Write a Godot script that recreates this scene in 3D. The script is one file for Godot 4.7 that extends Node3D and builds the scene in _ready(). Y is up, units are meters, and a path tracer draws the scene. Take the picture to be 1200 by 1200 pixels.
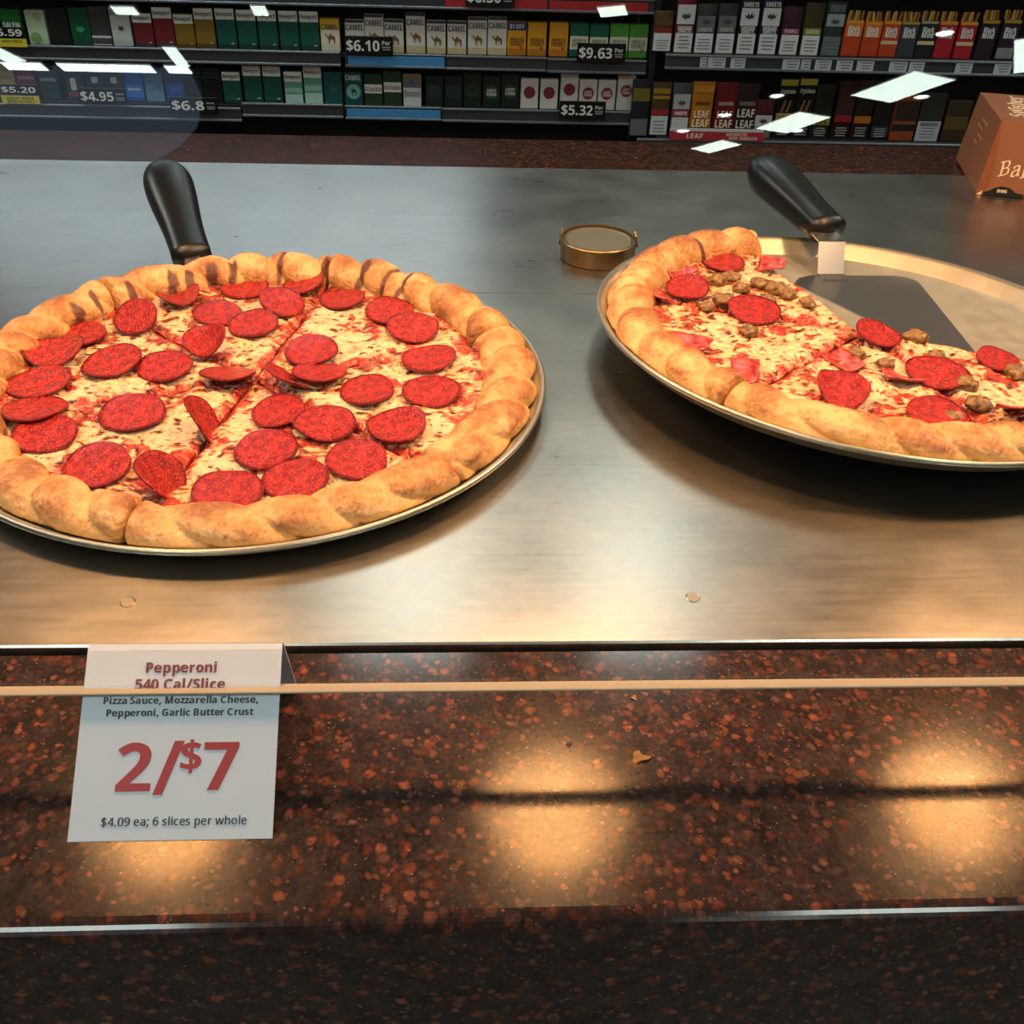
extends Node3D
# A pizza counter seen through its glass guard: two pizzas on pans, a price card, granite and steel, racks of packs behind.
# Plan: x runs along the counter, d runs away from the customer (d = -z); heights h are above the steel counter top.
const T := 0.92
const CEIL := 2.1
var rng := RandomNumberGenerator.new()
var used := {}
var mats := {}
var meshes := {}
var F_SANS: SystemFont
var F_BOLD: SystemFont
var F_SERIF: SystemFont
var F_SERIFB: SystemFont

func V(x: float, h: float, d: float) -> Vector3:
	return Vector3(x, T + h, -d)

func numbered(n: String) -> String:
	if not used.has(n):
		used[n] = 0
		return n
	used[n] += 1
	return "%s_%03d" % [n, used[n]]

func thing(called: String, label: String, category: String, at := Vector3.ZERO, basis := Basis.IDENTITY, group := "") -> Node3D:
	var o := Node3D.new()
	o.name = numbered(called)
	add_child(o)
	o.transform = Transform3D(basis, at)
	o.set_meta("label", label)
	o.set_meta("category", category)
	if group != "":
		o.set_meta("group", group)
	return o

func part(parent: Node, called: String, mesh: Mesh, m: Material, at := Vector3.ZERO, basis := Basis.IDENTITY) -> MeshInstance3D:
	var o := MeshInstance3D.new()
	o.name = called
	o.mesh = mesh
	o.material_override = m
	o.transform = Transform3D(basis, at)
	parent.add_child(o, true)
	return o

func structure(called: String, mesh: Mesh, m: Material, at := Vector3.ZERO, label := "", category := "") -> MeshInstance3D:
	var o := part(self, called, mesh, m, at)
	o.set_meta("kind", "structure")
	o.set_meta("label", label)
	o.set_meta("category", category)
	return o

func mat(c: Color, rough := 0.6, metal := 0.0, spec := 0.5) -> StandardMaterial3D:
	var key := "%s %f %f %f" % [c.to_html(), rough, metal, spec]
	if mats.has(key):
		return mats[key]
	var m := StandardMaterial3D.new()
	m.albedo_color = c
	m.roughness = rough
	m.metallic = metal
	m.metallic_specular = spec
	mats[key] = m
	return m

func H(s: String, rough := 0.55) -> StandardMaterial3D:
	return mat(Color(s), rough)

func glow(c: Color, energy: float) -> StandardMaterial3D:
	var m := StandardMaterial3D.new()
	m.albedo_color = c
	m.emission_enabled = true
	m.emission = c
	m.emission_energy_multiplier = energy
	return m

# ---------------------------------------------------------------- mesh helpers
func tri(st: SurfaceTool, a: Vector3, b: Vector3, c: Vector3, out: Vector3) -> void:
	var n := (b - a).cross(c - a)
	if n.dot(out) > 0.0:
		var k := b
		b = c
		c = k
	else:
		n = -n
	n = n.normalized()
	for p in [a, b, c]:
		st.set_normal(n)
		st.set_uv(Vector2(p.x, p.z))
		st.add_vertex(p)

func quad(st: SurfaceTool, a: Vector3, b: Vector3, c: Vector3, d: Vector3, out: Vector3) -> void:
	tri(st, a, b, c, out)
	tri(st, a, c, d, out)

# A box with chamfered edges, centred on its middle.
func cbox(sx: float, sy: float, sz: float, b := 0.0) -> ArrayMesh:
	var key := "b%.4f %.4f %.4f %.4f" % [sx, sy, sz, b]
	if meshes.has(key):
		return meshes[key]
	var st := SurfaceTool.new()
	st.begin(Mesh.PRIMITIVE_TRIANGLES)
	var h := Vector3(sx, sy, sz) / 2.0
	if b <= 0.0:
		b = minf(minf(sx, sy), sz) * 0.12
	b = minf(b, minf(minf(h.x, h.y), h.z) * 0.9)
	var pt := func(s: Vector3, ax: int) -> Vector3:
		var p := s * (h - Vector3.ONE * b)
		p[ax] = s[ax] * h[ax]
		return p
	var sg := [-1.0, 1.0]
	for ax in 3:
		var u := (ax + 1) % 3
		var v := (ax + 2) % 3
		for s in sg:
			var q := []
			for uv in [[-1, -1], [1, -1], [1, 1], [-1, 1]]:
				var c := Vector3.ZERO
				c[ax] = s
				c[u] = uv[0]
				c[v] = uv[1]
				q.append(pt.call(c, ax))
			var o := Vector3.ZERO
			o[ax] = s
			quad(st, q[0], q[1], q[2], q[3], o)
		for s1 in sg:
			for s2 in sg:
				var c0 := Vector3.ZERO
				c0[ax] = -1
				c0[u] = s1
				c0[v] = s2
				var c1 := c0
				c1[ax] = 1
				var o2 := Vector3.ZERO
				o2[u] = s1
				o2[v] = s2
				quad(st, pt.call(c0, u), pt.call(c1, u), pt.call(c1, v), pt.call(c0, v), o2)
	for x in sg:
		for y in sg:
			for z in sg:
				var s3 := Vector3(x, y, z)
				tri(st, pt.call(s3, 0), pt.call(s3, 1), pt.call(s3, 2), s3)
	var m := st.commit()
	meshes[key] = m
	return m

# A grid surface: f.call(u, v) gives the point, u and v run 0..1. flip turns the faces over.
func surf(st: SurfaceTool, nu: int, nv: int, f: Callable, flip := false, col = null, uvf = null) -> void:
	var pts := PackedVector3Array()
	var cols := PackedColorArray()
	pts.resize((nu + 1) * (nv + 1))
	var has_col := col != null
	if has_col:
		cols.resize(pts.size())
	for i in nu + 1:
		for j in nv + 1:
			var k := i * (nv + 1) + j
			pts[k] = f.call(float(i) / nu, float(j) / nv)
			if has_col:
				cols[k] = col.call(float(i) / nu, float(j) / nv, pts[k])
	var has_uv := uvf != null
	for i in nu:
		for j in nv:
			var a := i * (nv + 1) + j
			var b := a + nv + 1
			var order := [a, b, b + 1, a, b + 1, a + 1]
			if flip:
				order = [a, b + 1, b, a, a + 1, b + 1]
			for k in order:
				if has_col:
					st.set_color(cols[k])
				st.set_uv(uvf.call(pts[k]) if has_uv else Vector2(pts[k].x, pts[k].z))
				st.add_vertex(pts[k])

func begin(smooth := true) -> SurfaceTool:
	var st := SurfaceTool.new()
	st.begin(Mesh.PRIMITIVE_TRIANGLES)
	st.set_smooth_group(0 if smooth else -1)
	return st

func finish(st: SurfaceTool) -> ArrayMesh:
	st.index()
	st.generate_normals()
	return st.commit()

# A profile of Vector2(radius, height) turned round the y axis; points run so that the outside lies to their right.
func lathe(prof: Array, seg := 48, smooth := false) -> ArrayMesh:
	var st := begin()
	var n := prof.size() - 1
	for k in n:
		var p0: Vector2 = prof[k]
		var p1: Vector2 = prof[k + 1]
		if p0 == p1:
			continue
		var f := func(u: float, v: float) -> Vector3:
			var q := p0.lerp(p1, v)
			return Vector3(cos(u * TAU) * q.x, q.y, sin(u * TAU) * q.x)
		st.set_smooth_group(0 if smooth else k)
		surf(st, seg, 1, f, false)
	return finish(st)

# A polygon (Vector2 list) made h thick: lies in x-y, its thickness along z from 0 to h.
func prism(poly: PackedVector2Array, h: float) -> ArrayMesh:
	var st := begin(false)
	var c := Vector2.ZERO
	for p in poly:
		c += p / poly.size()
	var ids := Geometry2D.triangulate_polygon(poly)
	for k in range(0, ids.size(), 3):
		var a := poly[ids[k]]
		var b := poly[ids[k + 1]]
		var d := poly[ids[k + 2]]
		tri(st, Vector3(a.x, a.y, h), Vector3(b.x, b.y, h), Vector3(d.x, d.y, h), Vector3(0, 0, 1))
		tri(st, Vector3(a.x, a.y, 0), Vector3(b.x, b.y, 0), Vector3(d.x, d.y, 0), Vector3(0, 0, -1))
	var area := 0.0
	for k in poly.size():
		area += poly[k].cross(poly[(k + 1) % poly.size()])
	for k in poly.size():
		var a2 := poly[k]
		var b2 := poly[(k + 1) % poly.size()]
		var e := b2 - a2
		var o := Vector3(e.y, -e.x, 0) * signf(area)
		quad(st, Vector3(a2.x, a2.y, 0), Vector3(b2.x, b2.y, 0), Vector3(b2.x, b2.y, h), Vector3(a2.x, a2.y, h), o)
	return st.commit()

# A profile of Vector2(d, h) drawn out along x from x0 to x1 (closed outline, convex or nearly so).
func drawn(profile: PackedVector2Array, x0: float, x1: float) -> ArrayMesh:
	var st := begin(false)
	var area := 0.0
	for k in profile.size():
		area += profile[k].cross(profile[(k + 1) % profile.size()])
	for k in profile.size():
		var a := profile[k]
		var b := profile[(k + 1) % profile.size()]
		var e := b - a
		var o := Vector3(0, -e.x, -e.y) * signf(area)
		quad(st, Vector3(x0, a.y, -a.x), Vector3(x1, a.y, -a.x), Vector3(x1, b.y, -b.x), Vector3(x0, b.y, -b.x), o)
	var ids := Geometry2D.triangulate_polygon(profile)
	for k in range(0, ids.size(), 3):
		for s in [[x0, -1.0], [x1, 1.0]]:
			var p := []
			for j in 3:
				var q := profile[ids[k + j]]
				p.append(Vector3(s[0], q.y, -q.x))
			tri(st, p[0], p[1], p[2], Vector3(s[1], 0, 0))
	return st.commit()

# Lettering w wide (and th high when th > 0), centred at its middle, facing +z.
func lettering(parent: Node, text: String, font: Font, w: float, th: float, m: Material, at: Vector3, basis := Basis.IDENTITY, called := "lettering") -> MeshInstance3D:
	var key := "t" + text + str(font.get_instance_id())
	if not meshes.has(key):
		var tm := TextMesh.new()
		tm.text = text
		tm.font = font
		tm.font_size = 24
		tm.pixel_size = 0.01
		tm.depth = 0.02
		tm.curve_step = 2.5
		meshes[key] = tm
	var mesh: TextMesh = meshes[key]
	var box := mesh.get_aabb()
	var sx := w / box.size.x
	var sy := th / box.size.y if th > 0.0 else sx
	if th < 0.0:
		sy = sx * -th
	var mid := box.get_center()
	var b := basis * Basis.from_scale(Vector3(sx, sy, 0.0004 / 0.02))
	var o := part(parent, called, mesh, m, at - b * Vector3(mid.x, mid.y, 0), b)
	return o

# ---------------------------------------------------------------- computed textures
func noise(seed_: int, freq: float, oct := 3, type := FastNoiseLite.TYPE_SIMPLEX_SMOOTH) -> FastNoiseLite:
	var n := FastNoiseLite.new()
	n.seed = seed_
	n.noise_type = type
	n.frequency = freq
	n.fractal_octaves = oct
	return n

func put(d: PackedByteArray, k: int, c: Color) -> void:
	d[k] = int(clampf(c.r, 0, 1) * 255.0)
	d[k + 1] = int(clampf(c.g, 0, 1) * 255.0)
	d[k + 2] = int(clampf(c.b, 0, 1) * 255.0)

# Polished brown granite: black-brown ground, rust crystals of a few millimetres, pale specks. Tiles.
func granite_texture(n: int, tile: float) -> ImageTexture:
	var r := RandomNumberGenerator.new()
	r.seed = 71
	var px := n / (tile * 1000.0)
	var d := PackedByteArray()
	d.resize(n * n * 3)
	var na := noise(3, 0.02, 3).get_seamless_image(n, n).get_data()
	var nb := noise(4, 0.09, 2).get_seamless_image(n, n).get_data()
	for k in n * n:
		var v := na[k] * 0.55 + nb[k] * 0.45
		d[k * 3] = int(20 + v * 0.22)
		d[k * 3 + 1] = int(15 + v * 0.165)
		d[k * 3 + 2] = int(14 + v * 0.15)
	var tones := [Color(0.36, 0.185, 0.13), Color(0.31, 0.155, 0.115), Color(0.42, 0.225, 0.16), Color(0.26, 0.145, 0.115), Color(0.36, 0.225, 0.175), Color(0.28, 0.19, 0.16), Color(0.20, 0.13, 0.11)]
	var count := int(tile * tile * 1e6 * 0.066)
	for s in count:
		var cx := r.randf() * n
		var cy := r.randf() * n
		var rad := (0.55 + pow(r.randf(), 1.9) * 2.8) * px
		var asp := r.randf_range(0.55, 1.0)
		var ang := r.randf() * PI
		var ca := cos(ang)
		var sa := sin(ang)
		var c: Color = tones[r.randi() % tones.size()]
		c = c * r.randf_range(0.75, 1.15)
		var wob := r.randf_range(2.0, 5.0)
		var ph := r.randf() * TAU
		var R := int(ceil(rad * 1.3))
		for y in range(-R, R + 1):
			for x in range(-R, R + 1):
				var u := (x * ca + y * sa) / rad
				var w := (-x * sa + y * ca) / (rad * asp)
				var q := u * u + w * w + 0.22 * sin(u * wob + ph) * cos(w * wob * 1.3 + ph)
				if q < 1.0:
					var k2 := (posmod(int(cy) + y, n) * n + posmod(int(cx) + x, n)) * 3
					var a := minf(0.9, (1.0 - q) * 2.2)
					var lift := 1.0 + 0.25 * (0.5 - q) + (nb[k2 / 3] - 128) / 600.0
					d[k2] = int(lerpf(d[k2], minf(c.r * lift, 1) * 255, a))
					d[k2 + 1] = int(lerpf(d[k2 + 1], minf(c.g * lift, 1) * 255, a))
					d[k2 + 2] = int(lerpf(d[k2 + 2], minf(c.b * lift, 1) * 255, a))
	for s in int(tile * tile * 1e6 * 0.012):
		var k3 := (r.randi() % (n * n)) * 3
		var g := r.randf_range(0.35, 0.8)
		put(d, k3, Color(g, g * 0.88, g * 0.74))
		if r.randf() < 0.5 and k3 + 5 < d.size():
			put(d, k3 + 3, Color(g, g * 0.88, g * 0.74))
	return ImageTexture.create_from_image(Image.create_from_data(n, n, false, Image.FORMAT_RGB8, d))

func grey_texture(seed_: int, freq: float, n: int, lo: float, hi: float, oct := 3, stretch := 1) -> ImageTexture:
	var src := noise(seed_, freq, oct).get_seamless_image(n, n).get_data()
	var d := PackedByteArray()
	d.resize(n * n * 3)
	for y in n:
		for x in n:
			var v := src[((y * stretch) % n) * n + x]
			var g := int((lo + (hi - lo) * v / 255.0) * 255.0)
			var k := (y * n + x) * 3
			d[k] = g
			d[k + 1] = g
			d[k + 2] = g
	return ImageTexture.create_from_image(Image.create_from_data(n, n, false, Image.FORMAT_RGB8, d))

# Worn stainless steel: greys with fine horizontal brushing and smudges.
func steel_texture(n: int) -> Array:
	var a := noise(11, 0.006, 4).get_seamless_image(n, n).get_data()
	var b := noise(12, 0.05, 3).get_seamless_image(n, n).get_data()
	var c := noise(13, 0.12, 2).get_seamless_image(n, n).get_data()
	var col := PackedByteArray()
	var rou := PackedByteArray()
	col.resize(n * n * 3)
	rou.resize(n * n * 3)
	for y in n:
		for x in n:
			var k := y * n + x
			var brush := c[y * n + (x >> 4)] - 128.0
			var v := 0.65 + (a[k] - 128) / 255.0 * 0.06 + (b[k] - 128) / 255.0 * 0.03 + brush / 255.0 * 0.035
			put(col, k * 3, Color(v * 1.03, v, v * 0.955))
			var ro := 0.305 + (a[k] - 128) / 255.0 * 0.05 + (b[k] - 128) / 255.0 * 0.015 + brush / 255.0 * 0.035
			put(rou, k * 3, Color(ro, ro, ro))
	return [ImageTexture.create_from_image(Image.create_from_data(n, n, false, Image.FORMAT_RGB8, col)), ImageTexture.create_from_image(Image.create_from_data(n, n, false, Image.FORMAT_RGB8, rou))]

# Baked cheese over sauce: a square of 2*half metres; cuts are the angles (degrees) of the slice lines.
func cheese_texture(n: int, half: float, cuts: Array) -> Array:
	var a := noise(21, 0.005, 3).get_image(n, n).get_data()
	var b := noise(22, 0.013, 4).get_image(n, n).get_data()
	var c := noise(23, 0.036, 3).get_image(n, n).get_data()
	var e := noise(24, 0.028, 2, FastNoiseLite.TYPE_CELLULAR).get_image(n, n).get_data()
	var s := noise(25, 0.026, 4).get_image(n, n).get_data()
	var col := PackedByteArray()
	var hgt := PackedByteArray()
	col.resize(n * n * 3)
	hgt.resize(n * n * 3)
	var dirs := []
	for q in cuts:
		dirs.append(Vector2(cos(deg_to_rad(q)), -sin(deg_to_rad(q))))
	for y in n:
		for x in n:
			var k := y * n + x
			var p := Vector2(x - n * 0.5, y - n * 0.5) * (2.0 * half / n)
			var va := a[k] / 255.0
			var vb := b[k] / 255.0
			var vc := c[k] / 255.0
			var ve := e[k] / 255.0
			var vs := s[((y * 2) % n) * n + x] / 255.0
			var near := 1.0
			for dv in dirs:
				near = minf(near, absf(p.cross(dv)))
			var rr := p.length()
			var sauce := smoothstep(0.56, 0.66, vb * 0.70 + vc * 0.30 + (va - 0.5) * 0.40)
			sauce = maxf(sauce, smoothstep(0.0085, 0.001, near + (vc - 0.5) * 0.014) * 0.9)
			sauce = maxf(sauce, smoothstep(0.158, 0.172, rr + (vb - 0.5) * 0.05) * 0.85)
			sauce *= smoothstep(0.2, 0.4, vs)
			var cream := Color(0.90, 0.76, 0.60).lerp(Color(0.88, 0.66, 0.45), smoothstep(0.35, 0.75, va * 0.5 + vc * 0.5))
			cream = cream.lerp(Color(0.88, 0.53, 0.36), smoothstep(0.52, 0.78, vb) * 0.75)
			var red := Color(0.60, 0.10, 0.07).lerp(Color(0.76, 0.27, 0.18), vc)
			var cc := cream.lerp(red, sauce)
			var toast := smoothstep(0.57, 0.68, vs * 0.6 + vc * 0.4 + (va - 0.5) * 0.30) * (1.0 - sauce * 0.4)
			cc = cc.lerp(Color(0.56, 0.24, 0.10), toast * 0.85)
			var burnt := smoothstep(0.61, 0.70, vs * 0.6 + ve * 0.1 + vc * 0.3)
			cc = cc.lerp(Color(0.27, 0.10, 0.06), burnt * 0.85)
			put(col, k * 3, cc)
			var h := clampf(0.5 + (vb - 0.5) * -0.6 + (vc - 0.5) * 0.45 + (vs - 0.5) * 0.35 - sauce * 0.25, 0, 1)
			var hb := int(h * 255)
			hgt[k * 3] = hb
			hgt[k * 3 + 1] = hb
			hgt[k * 3 + 2] = hb
	return [ImageTexture.create_from_image(Image.create_from_data(n, n, false, Image.FORMAT_RGB8, col)), ImageTexture.create_from_image(Image.create_from_data(n, n, false, Image.FORMAT_RGB8, hgt))]

# Cured sausage slice: red meat with paler fat flecks and a darker rind.
func pepperoni_texture(n: int) -> ImageTexture:
	var b := noise(31, 0.018, 3).get_image(n, n).get_data()
	var c := noise(32, 0.07, 2).get_image(n, n).get_data()
	var d := PackedByteArray()
	d.resize(n * n * 3)
	for y in n:
		for x in n:
			var k := y * n + x
			var rr := Vector2(x - n * 0.5, y - n * 0.5).length() / (n * 0.5)
			var vb := b[k] / 255.0
			var vc := c[k] / 255.0
			var cc := Color(0.55, 0.055, 0.045).lerp(Color(0.69, 0.125, 0.095), smoothstep(0.3, 0.7, vb))
			cc = cc.lerp(Color(0.74, 0.36, 0.28), smoothstep(0.62, 0.80, vc) * 0.75)
			cc = cc.lerp(Color(0.36, 0.03, 0.025), smoothstep(0.90, 1.0, rr + (vb - 0.5) * 0.15) * 0.6)
			put(d, k * 3, cc)
	return ImageTexture.create_from_image(Image.create_from_data(n, n, false, Image.FORMAT_RGB8, d))

func meat_texture(n: int, tones: Array) -> ImageTexture:
	var b := noise(61, 0.05, 4).get_seamless_image(n, n).get_data()
	var d := PackedByteArray()
	d.resize(n * n * 3)
	for k in n * n:
		var v := b[k] / 255.0
		var c: Color = tones[0].lerp(tones[1], smoothstep(0.25, 0.5, v)).lerp(tones[2], smoothstep(0.55, 0.8, v))
		put(d, k * 3, c)
	return ImageTexture.create_from_image(Image.create_from_data(n, n, false, Image.FORMAT_RGB8, d))

var M := {}
func make_materials() -> void:
	var g := StandardMaterial3D.new()
	g.albedo_texture = granite_texture(1536, 0.55)
	g.roughness = 0.125
	g.metallic_specular = 0.52
	g.uv1_triplanar = true
	g.uv1_world_triplanar = true
	g.uv1_scale = Vector3.ONE / 0.55
	M.granite = g
	var stx := steel_texture(1024)
	var s := StandardMaterial3D.new()
	s.albedo_texture = stx[0]
	s.metallic = 1.0
	s.roughness = 1.0
	s.roughness_texture = stx[1]
	s.uv1_triplanar = true
	s.uv1_world_triplanar = true
	s.uv1_scale = Vector3.ONE / 0.6
	M.steel = s
	var ctx := cheese_texture(1024, 0.185, [18.0, 78.0, 138.0])
	var c := StandardMaterial3D.new()
	c.albedo_texture = ctx[0]
	c.roughness = 0.34
	c.metallic_specular = 0.5
	c.heightmap_enabled = true
	c.heightmap_texture = ctx[1]
	c.heightmap_scale = 0.75
	M.cheese = c
	var p := StandardMaterial3D.new()
	p.albedo_texture = pepperoni_texture(256)
	p.roughness = 0.2
	p.metallic_specular = 0.5
	p.heightmap_enabled = true
	p.heightmap_texture = grey_texture(41, 0.06, 256, 0, 1, 4)
	p.heightmap_scale = 0.17
	M.pepperoni = p
	var k := StandardMaterial3D.new()
	k.vertex_color_use_as_albedo = true
	k.roughness = 0.5
	k.uv1_triplanar = true
	k.uv1_scale = Vector3.ONE / 0.05
	k.heightmap_enabled = true
	k.heightmap_texture = grey_texture(42, 0.05, 256, 0, 1, 4)
	k.heightmap_scale = 0.10
	M.crust = k
	var sa := StandardMaterial3D.new()
	sa.albedo_texture = meat_texture(128, [Color(0.30, 0.20, 0.09), Color(0.50, 0.36, 0.19), Color(0.62, 0.46, 0.28)])
	sa.roughness = 0.45
	sa.uv1_triplanar = true
	sa.uv1_scale = Vector3.ONE / 0.03
	M.sausage = sa
	var ha := StandardMaterial3D.new()
	ha.albedo_texture = meat_texture(128, [Color(0.52, 0.12, 0.11), Color(0.68, 0.25, 0.23), Color(0.76, 0.38, 0.34)])
	ha.roughness = 0.3
	ha.uv1_triplanar = true
	ha.uv1_scale = Vector3.ONE / 0.05
	M.ham = ha
	var pan := StandardMaterial3D.new()
	pan.albedo_color = Color(0.76, 0.73, 0.66)
	pan.metallic = 0.72
	pan.roughness = 1.0
	pan.roughness_texture = grey_texture(43, 0.03, 256, 0.30, 0.50, 4)
	pan.uv1_triplanar = true
	pan.uv1_scale = Vector3.ONE / 0.2
	M.pan = pan
	M.blade = mat(Color(0.62, 0.62, 0.62), 0.30, 0.95)
	M.brass = mat(Color(0.50, 0.42, 0.30), 0.33, 0.9)
	M.plate = mat(Color(0.50, 0.48, 0.42), 0.4, 0.7)
	M.black = mat(Color(0.025, 0.025, 0.027), 0.38)
	M.dark = mat(Color(0.06, 0.06, 0.065), 0.6)
	M.rack = mat(Color(0.035, 0.035, 0.04), 0.55)
	M.rail = mat(Color(0.44, 0.45, 0.47), 0.35, 0.3)
	M.card = mat(Color(0.73, 0.75, 0.79), 0.55)
	var gl := StandardMaterial3D.new()
	gl.transparency = BaseMaterial3D.TRANSPARENCY_ALPHA
	gl.albedo_color = Color(0.97, 0.99, 0.98, 0.0)
	gl.roughness = 0.0
	M.glass = gl
	M.wall = mat(Color(0.80, 0.80, 0.78), 0.8)
	M.ceiling = mat(Color(0.66, 0.66, 0.65), 0.9)
	M.floor = mat(Color(0.30, 0.27, 0.24), 0.5)

# ---------------------------------------------------------------- pizza
const CRUST_R := 0.187
const CHEESE_R := 0.177
var n_lump: FastNoiseLite
var n_fine: FastNoiseLite
var n_brown: FastNoiseLite

func crust_lump(th: float, v: float, seed_: float) -> float:
	var w := th * 29.0 / TAU + 0.55 * n_lump.get_noise_2d(th * 60.0, seed_ * 31.0)
	var fr := fposmod(w + v * 1.25 + 0.12 * sin(v * TAU), 1.0)
	return pow(maxf(sin(PI * fr), 0.0), 0.55)

func crust_point(th: float, v: float, seed_: float) -> Vector3:
	# v runs round the section: 0 at the outer foot, over the top, to 1 at the inner foot
	var ph := lerpf(-0.32, PI + 0.25, v)
	var l := crust_lump(th, v, seed_)
	var k := 0.70 + 0.36 * l
	k *= 1.0 + 0.10 * n_lump.get_noise_3d(cos(th) * 90.0, sin(th) * 90.0 + seed_ * 77.0, v * 30.0)
	k *= 1.0 + 0.025 * n_fine.get_noise_3d(cos(th) * 420.0, sin(th) * 420.0, v * 120.0 + seed_)
	var c := Vector2(CRUST_R + 0.0035 * n_lump.get_noise_2d(th * 40.0 + 500.0, seed_), 0.0105)
	var q := c + Vector2(cos(ph) * 0.0195, sin(ph) * (0.0185 + 0.0040 * sin(th))) * k
	if q.y < 0.0136:
		q.x = minf(q.x, 0.1955 + (maxf(q.y, 0.0025) - 0.0028) * 1.17)
	if q.y < 0.0025:
		q.y = 0.0025
	return Vector3(cos(th) * q.x, q.y, -sin(th) * q.x)

func crust_color(th: float, v: float, seed_: float, scorch: Array) -> Color:
	var l := crust_lump(th, v, seed_)
	var p := Vector3(cos(th) * 100.0, v * 55.0, sin(th) * 100.0 + seed_ * 40.0)
	var b := 0.5 + 0.75 * n_brown.get_noise_3dv(p) + 0.30 * n_brown.get_noise_3dv(p * 3.1)
	var dough := Color(0.60, 0.33, 0.125)
	var tan := Color(0.45, 0.185, 0.055)
	var brown := Color(0.27, 0.095, 0.030)
	var t := clampf(b * 0.9 + (l - 0.6) * 0.45, 0, 1)
	var c := dough.lerp(tan, smoothstep(0.25, 0.75, t))
	c = c.lerp(brown, smoothstep(0.62, 0.95, t) * 0.85)
	c = c.lerp(Color(0.66, 0.43, 0.21), smoothstep(0.38, 0.08, b) * 0.6)
	var blister := n_fine.get_noise_3d(cos(th) * 900.0, v * 260.0, sin(th) * 900.0)
	c = c.lerp(Color(0.24, 0.080, 0.022), smoothstep(0.22, 0.5, blister + (t - 0.5) * 0.5) * 0.55)
	c = c.lerp(Color(0.70, 0.47, 0.24), smoothstep(0.30, 0.55, -blister) * 0.35)
	if v < 0.24:
		c = c.lerp(Color(0.62, 0.36, 0.12), smoothstep(0.24, 0.16, v + 0.05 * n_brown.get_noise_2d(th * 90.0, 3.0)) * 0.7)
	for s in scorch:
		var dth: float = wrapf(th - deg_to_rad(s[0]) - 0.05 * (v - 0.7), -PI, PI) * CRUST_R / s[1]
		var dv: float = (v - (s[2] + s[3]) * 0.5) / ((s[3] - s[2]) * 0.5)
		var near := sqrt(dth * dth + dv * dv * dv * dv) + 0.45 * n_fine.get_noise_2d(th * 420.0, v * 90.0)
		c = c.lerp(Color(0.075, 0.016, 0.009), smoothstep(0.95, 0.55, near) * 0.92)
	return c

func slice_mesh(a0: float, a1: float, seed_: float, uv_turn: float) -> ArrayMesh:
	var st := begin()
	var mid := (a0 + a1) * 0.5
	var tip := Vector3(cos(mid), 0, -sin(mid)) * 0.0016
	var top := func(u: float, v: float) -> Vector3:
		var r := 0.001 + v * CHEESE_R
		var th := lerpf(a0, a1, u)
		var p := Vector3(cos(th) * r, 0, -sin(th) * r)
		var edge := minf(u, 1.0 - u) * (a1 - a0) * r
		var y := 0.0112 + 0.0028 * n_lump.get_noise_2d(p.x * 1500.0 + seed_ * 60.0, p.z * 1500.0) + 0.0007 * n_fine.get_noise_2d(p.x * 4000.0, p.z * 4000.0)
		y -= 0.0035 * smoothstep(0.005, 0.0, edge)
		y += 0.003 * smoothstep(0.155, 0.176, r)
		return p + tip * smoothstep(0.0, 0.01, r) + Vector3(0, y, 0)
	var uvf := func(p: Vector3) -> Vector2:
		var q := Vector2(p.x, p.z).rotated(uv_turn)
		return q / 0.37 + Vector2(0.5, 0.5)
	surf(st, 46, 66, top, true, null, uvf)
	for e in [0.0, 1.0]:
		var side := func(u: float, v: float) -> Vector3:
			var p: Vector3 = top.call(e, u)
			return Vector3(p.x, lerpf(p.y, 0.0025, v), p.z)
		st.set_smooth_group(1 + int(e))
		surf(st, 40, 1, side, e > 0.5, null, uvf)
	return finish(st)

func crust_mesh(a0: float, a1: float, seed_: float, scorch: Array) -> ArrayMesh:
	var st := begin()
	var g := 0.0011 / CRUST_R
	var b0 := a0 + g
	var b1 := a1 - g
	var f := func(u: float, v: float) -> Vector3:
		var th := lerpf(b0, b1, u)
		var p := crust_point(th, v, seed_)
		var e := minf(u, 1.0 - u) * (b1 - b0) * CRUST_R
		if e < 0.004:
			var mid := Vector3(cos(th) * CRUST_R, 0.008, -sin(th) * CRUST_R)
			var k := sqrt(maxf(0.0, 1.0 - pow(1.0 - e / 0.004, 2.0)))
			p = mid + (p - mid) * (0.72 + 0.28 * k)
		return p
	var col := func(u: float, v: float, _p: Vector3) -> Color:
		return crust_color(lerpf(b0, b1, u), v, seed_, scorch)
	surf(st, 150, 42, f, true, col)
	for e in [0.0, 1.0]:
		var cap := func(u: float, v: float) -> Vector3:
			var p: Vector3 = f.call(e, u)
			var th := lerpf(b0, b1, e)
			return p.lerp(Vector3(cos(th) * CRUST_R, 0.006, -sin(th) * CRUST_R), v)
		var ccol := func(_u: float, _v: float, _p: Vector3) -> Color:
			return Color(0.62, 0.36, 0.14)
		st.set_smooth_group(2 + int(e))
		surf(st, 24, 2, cap, e < 0.5, ccol)
	return finish(st)

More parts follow.
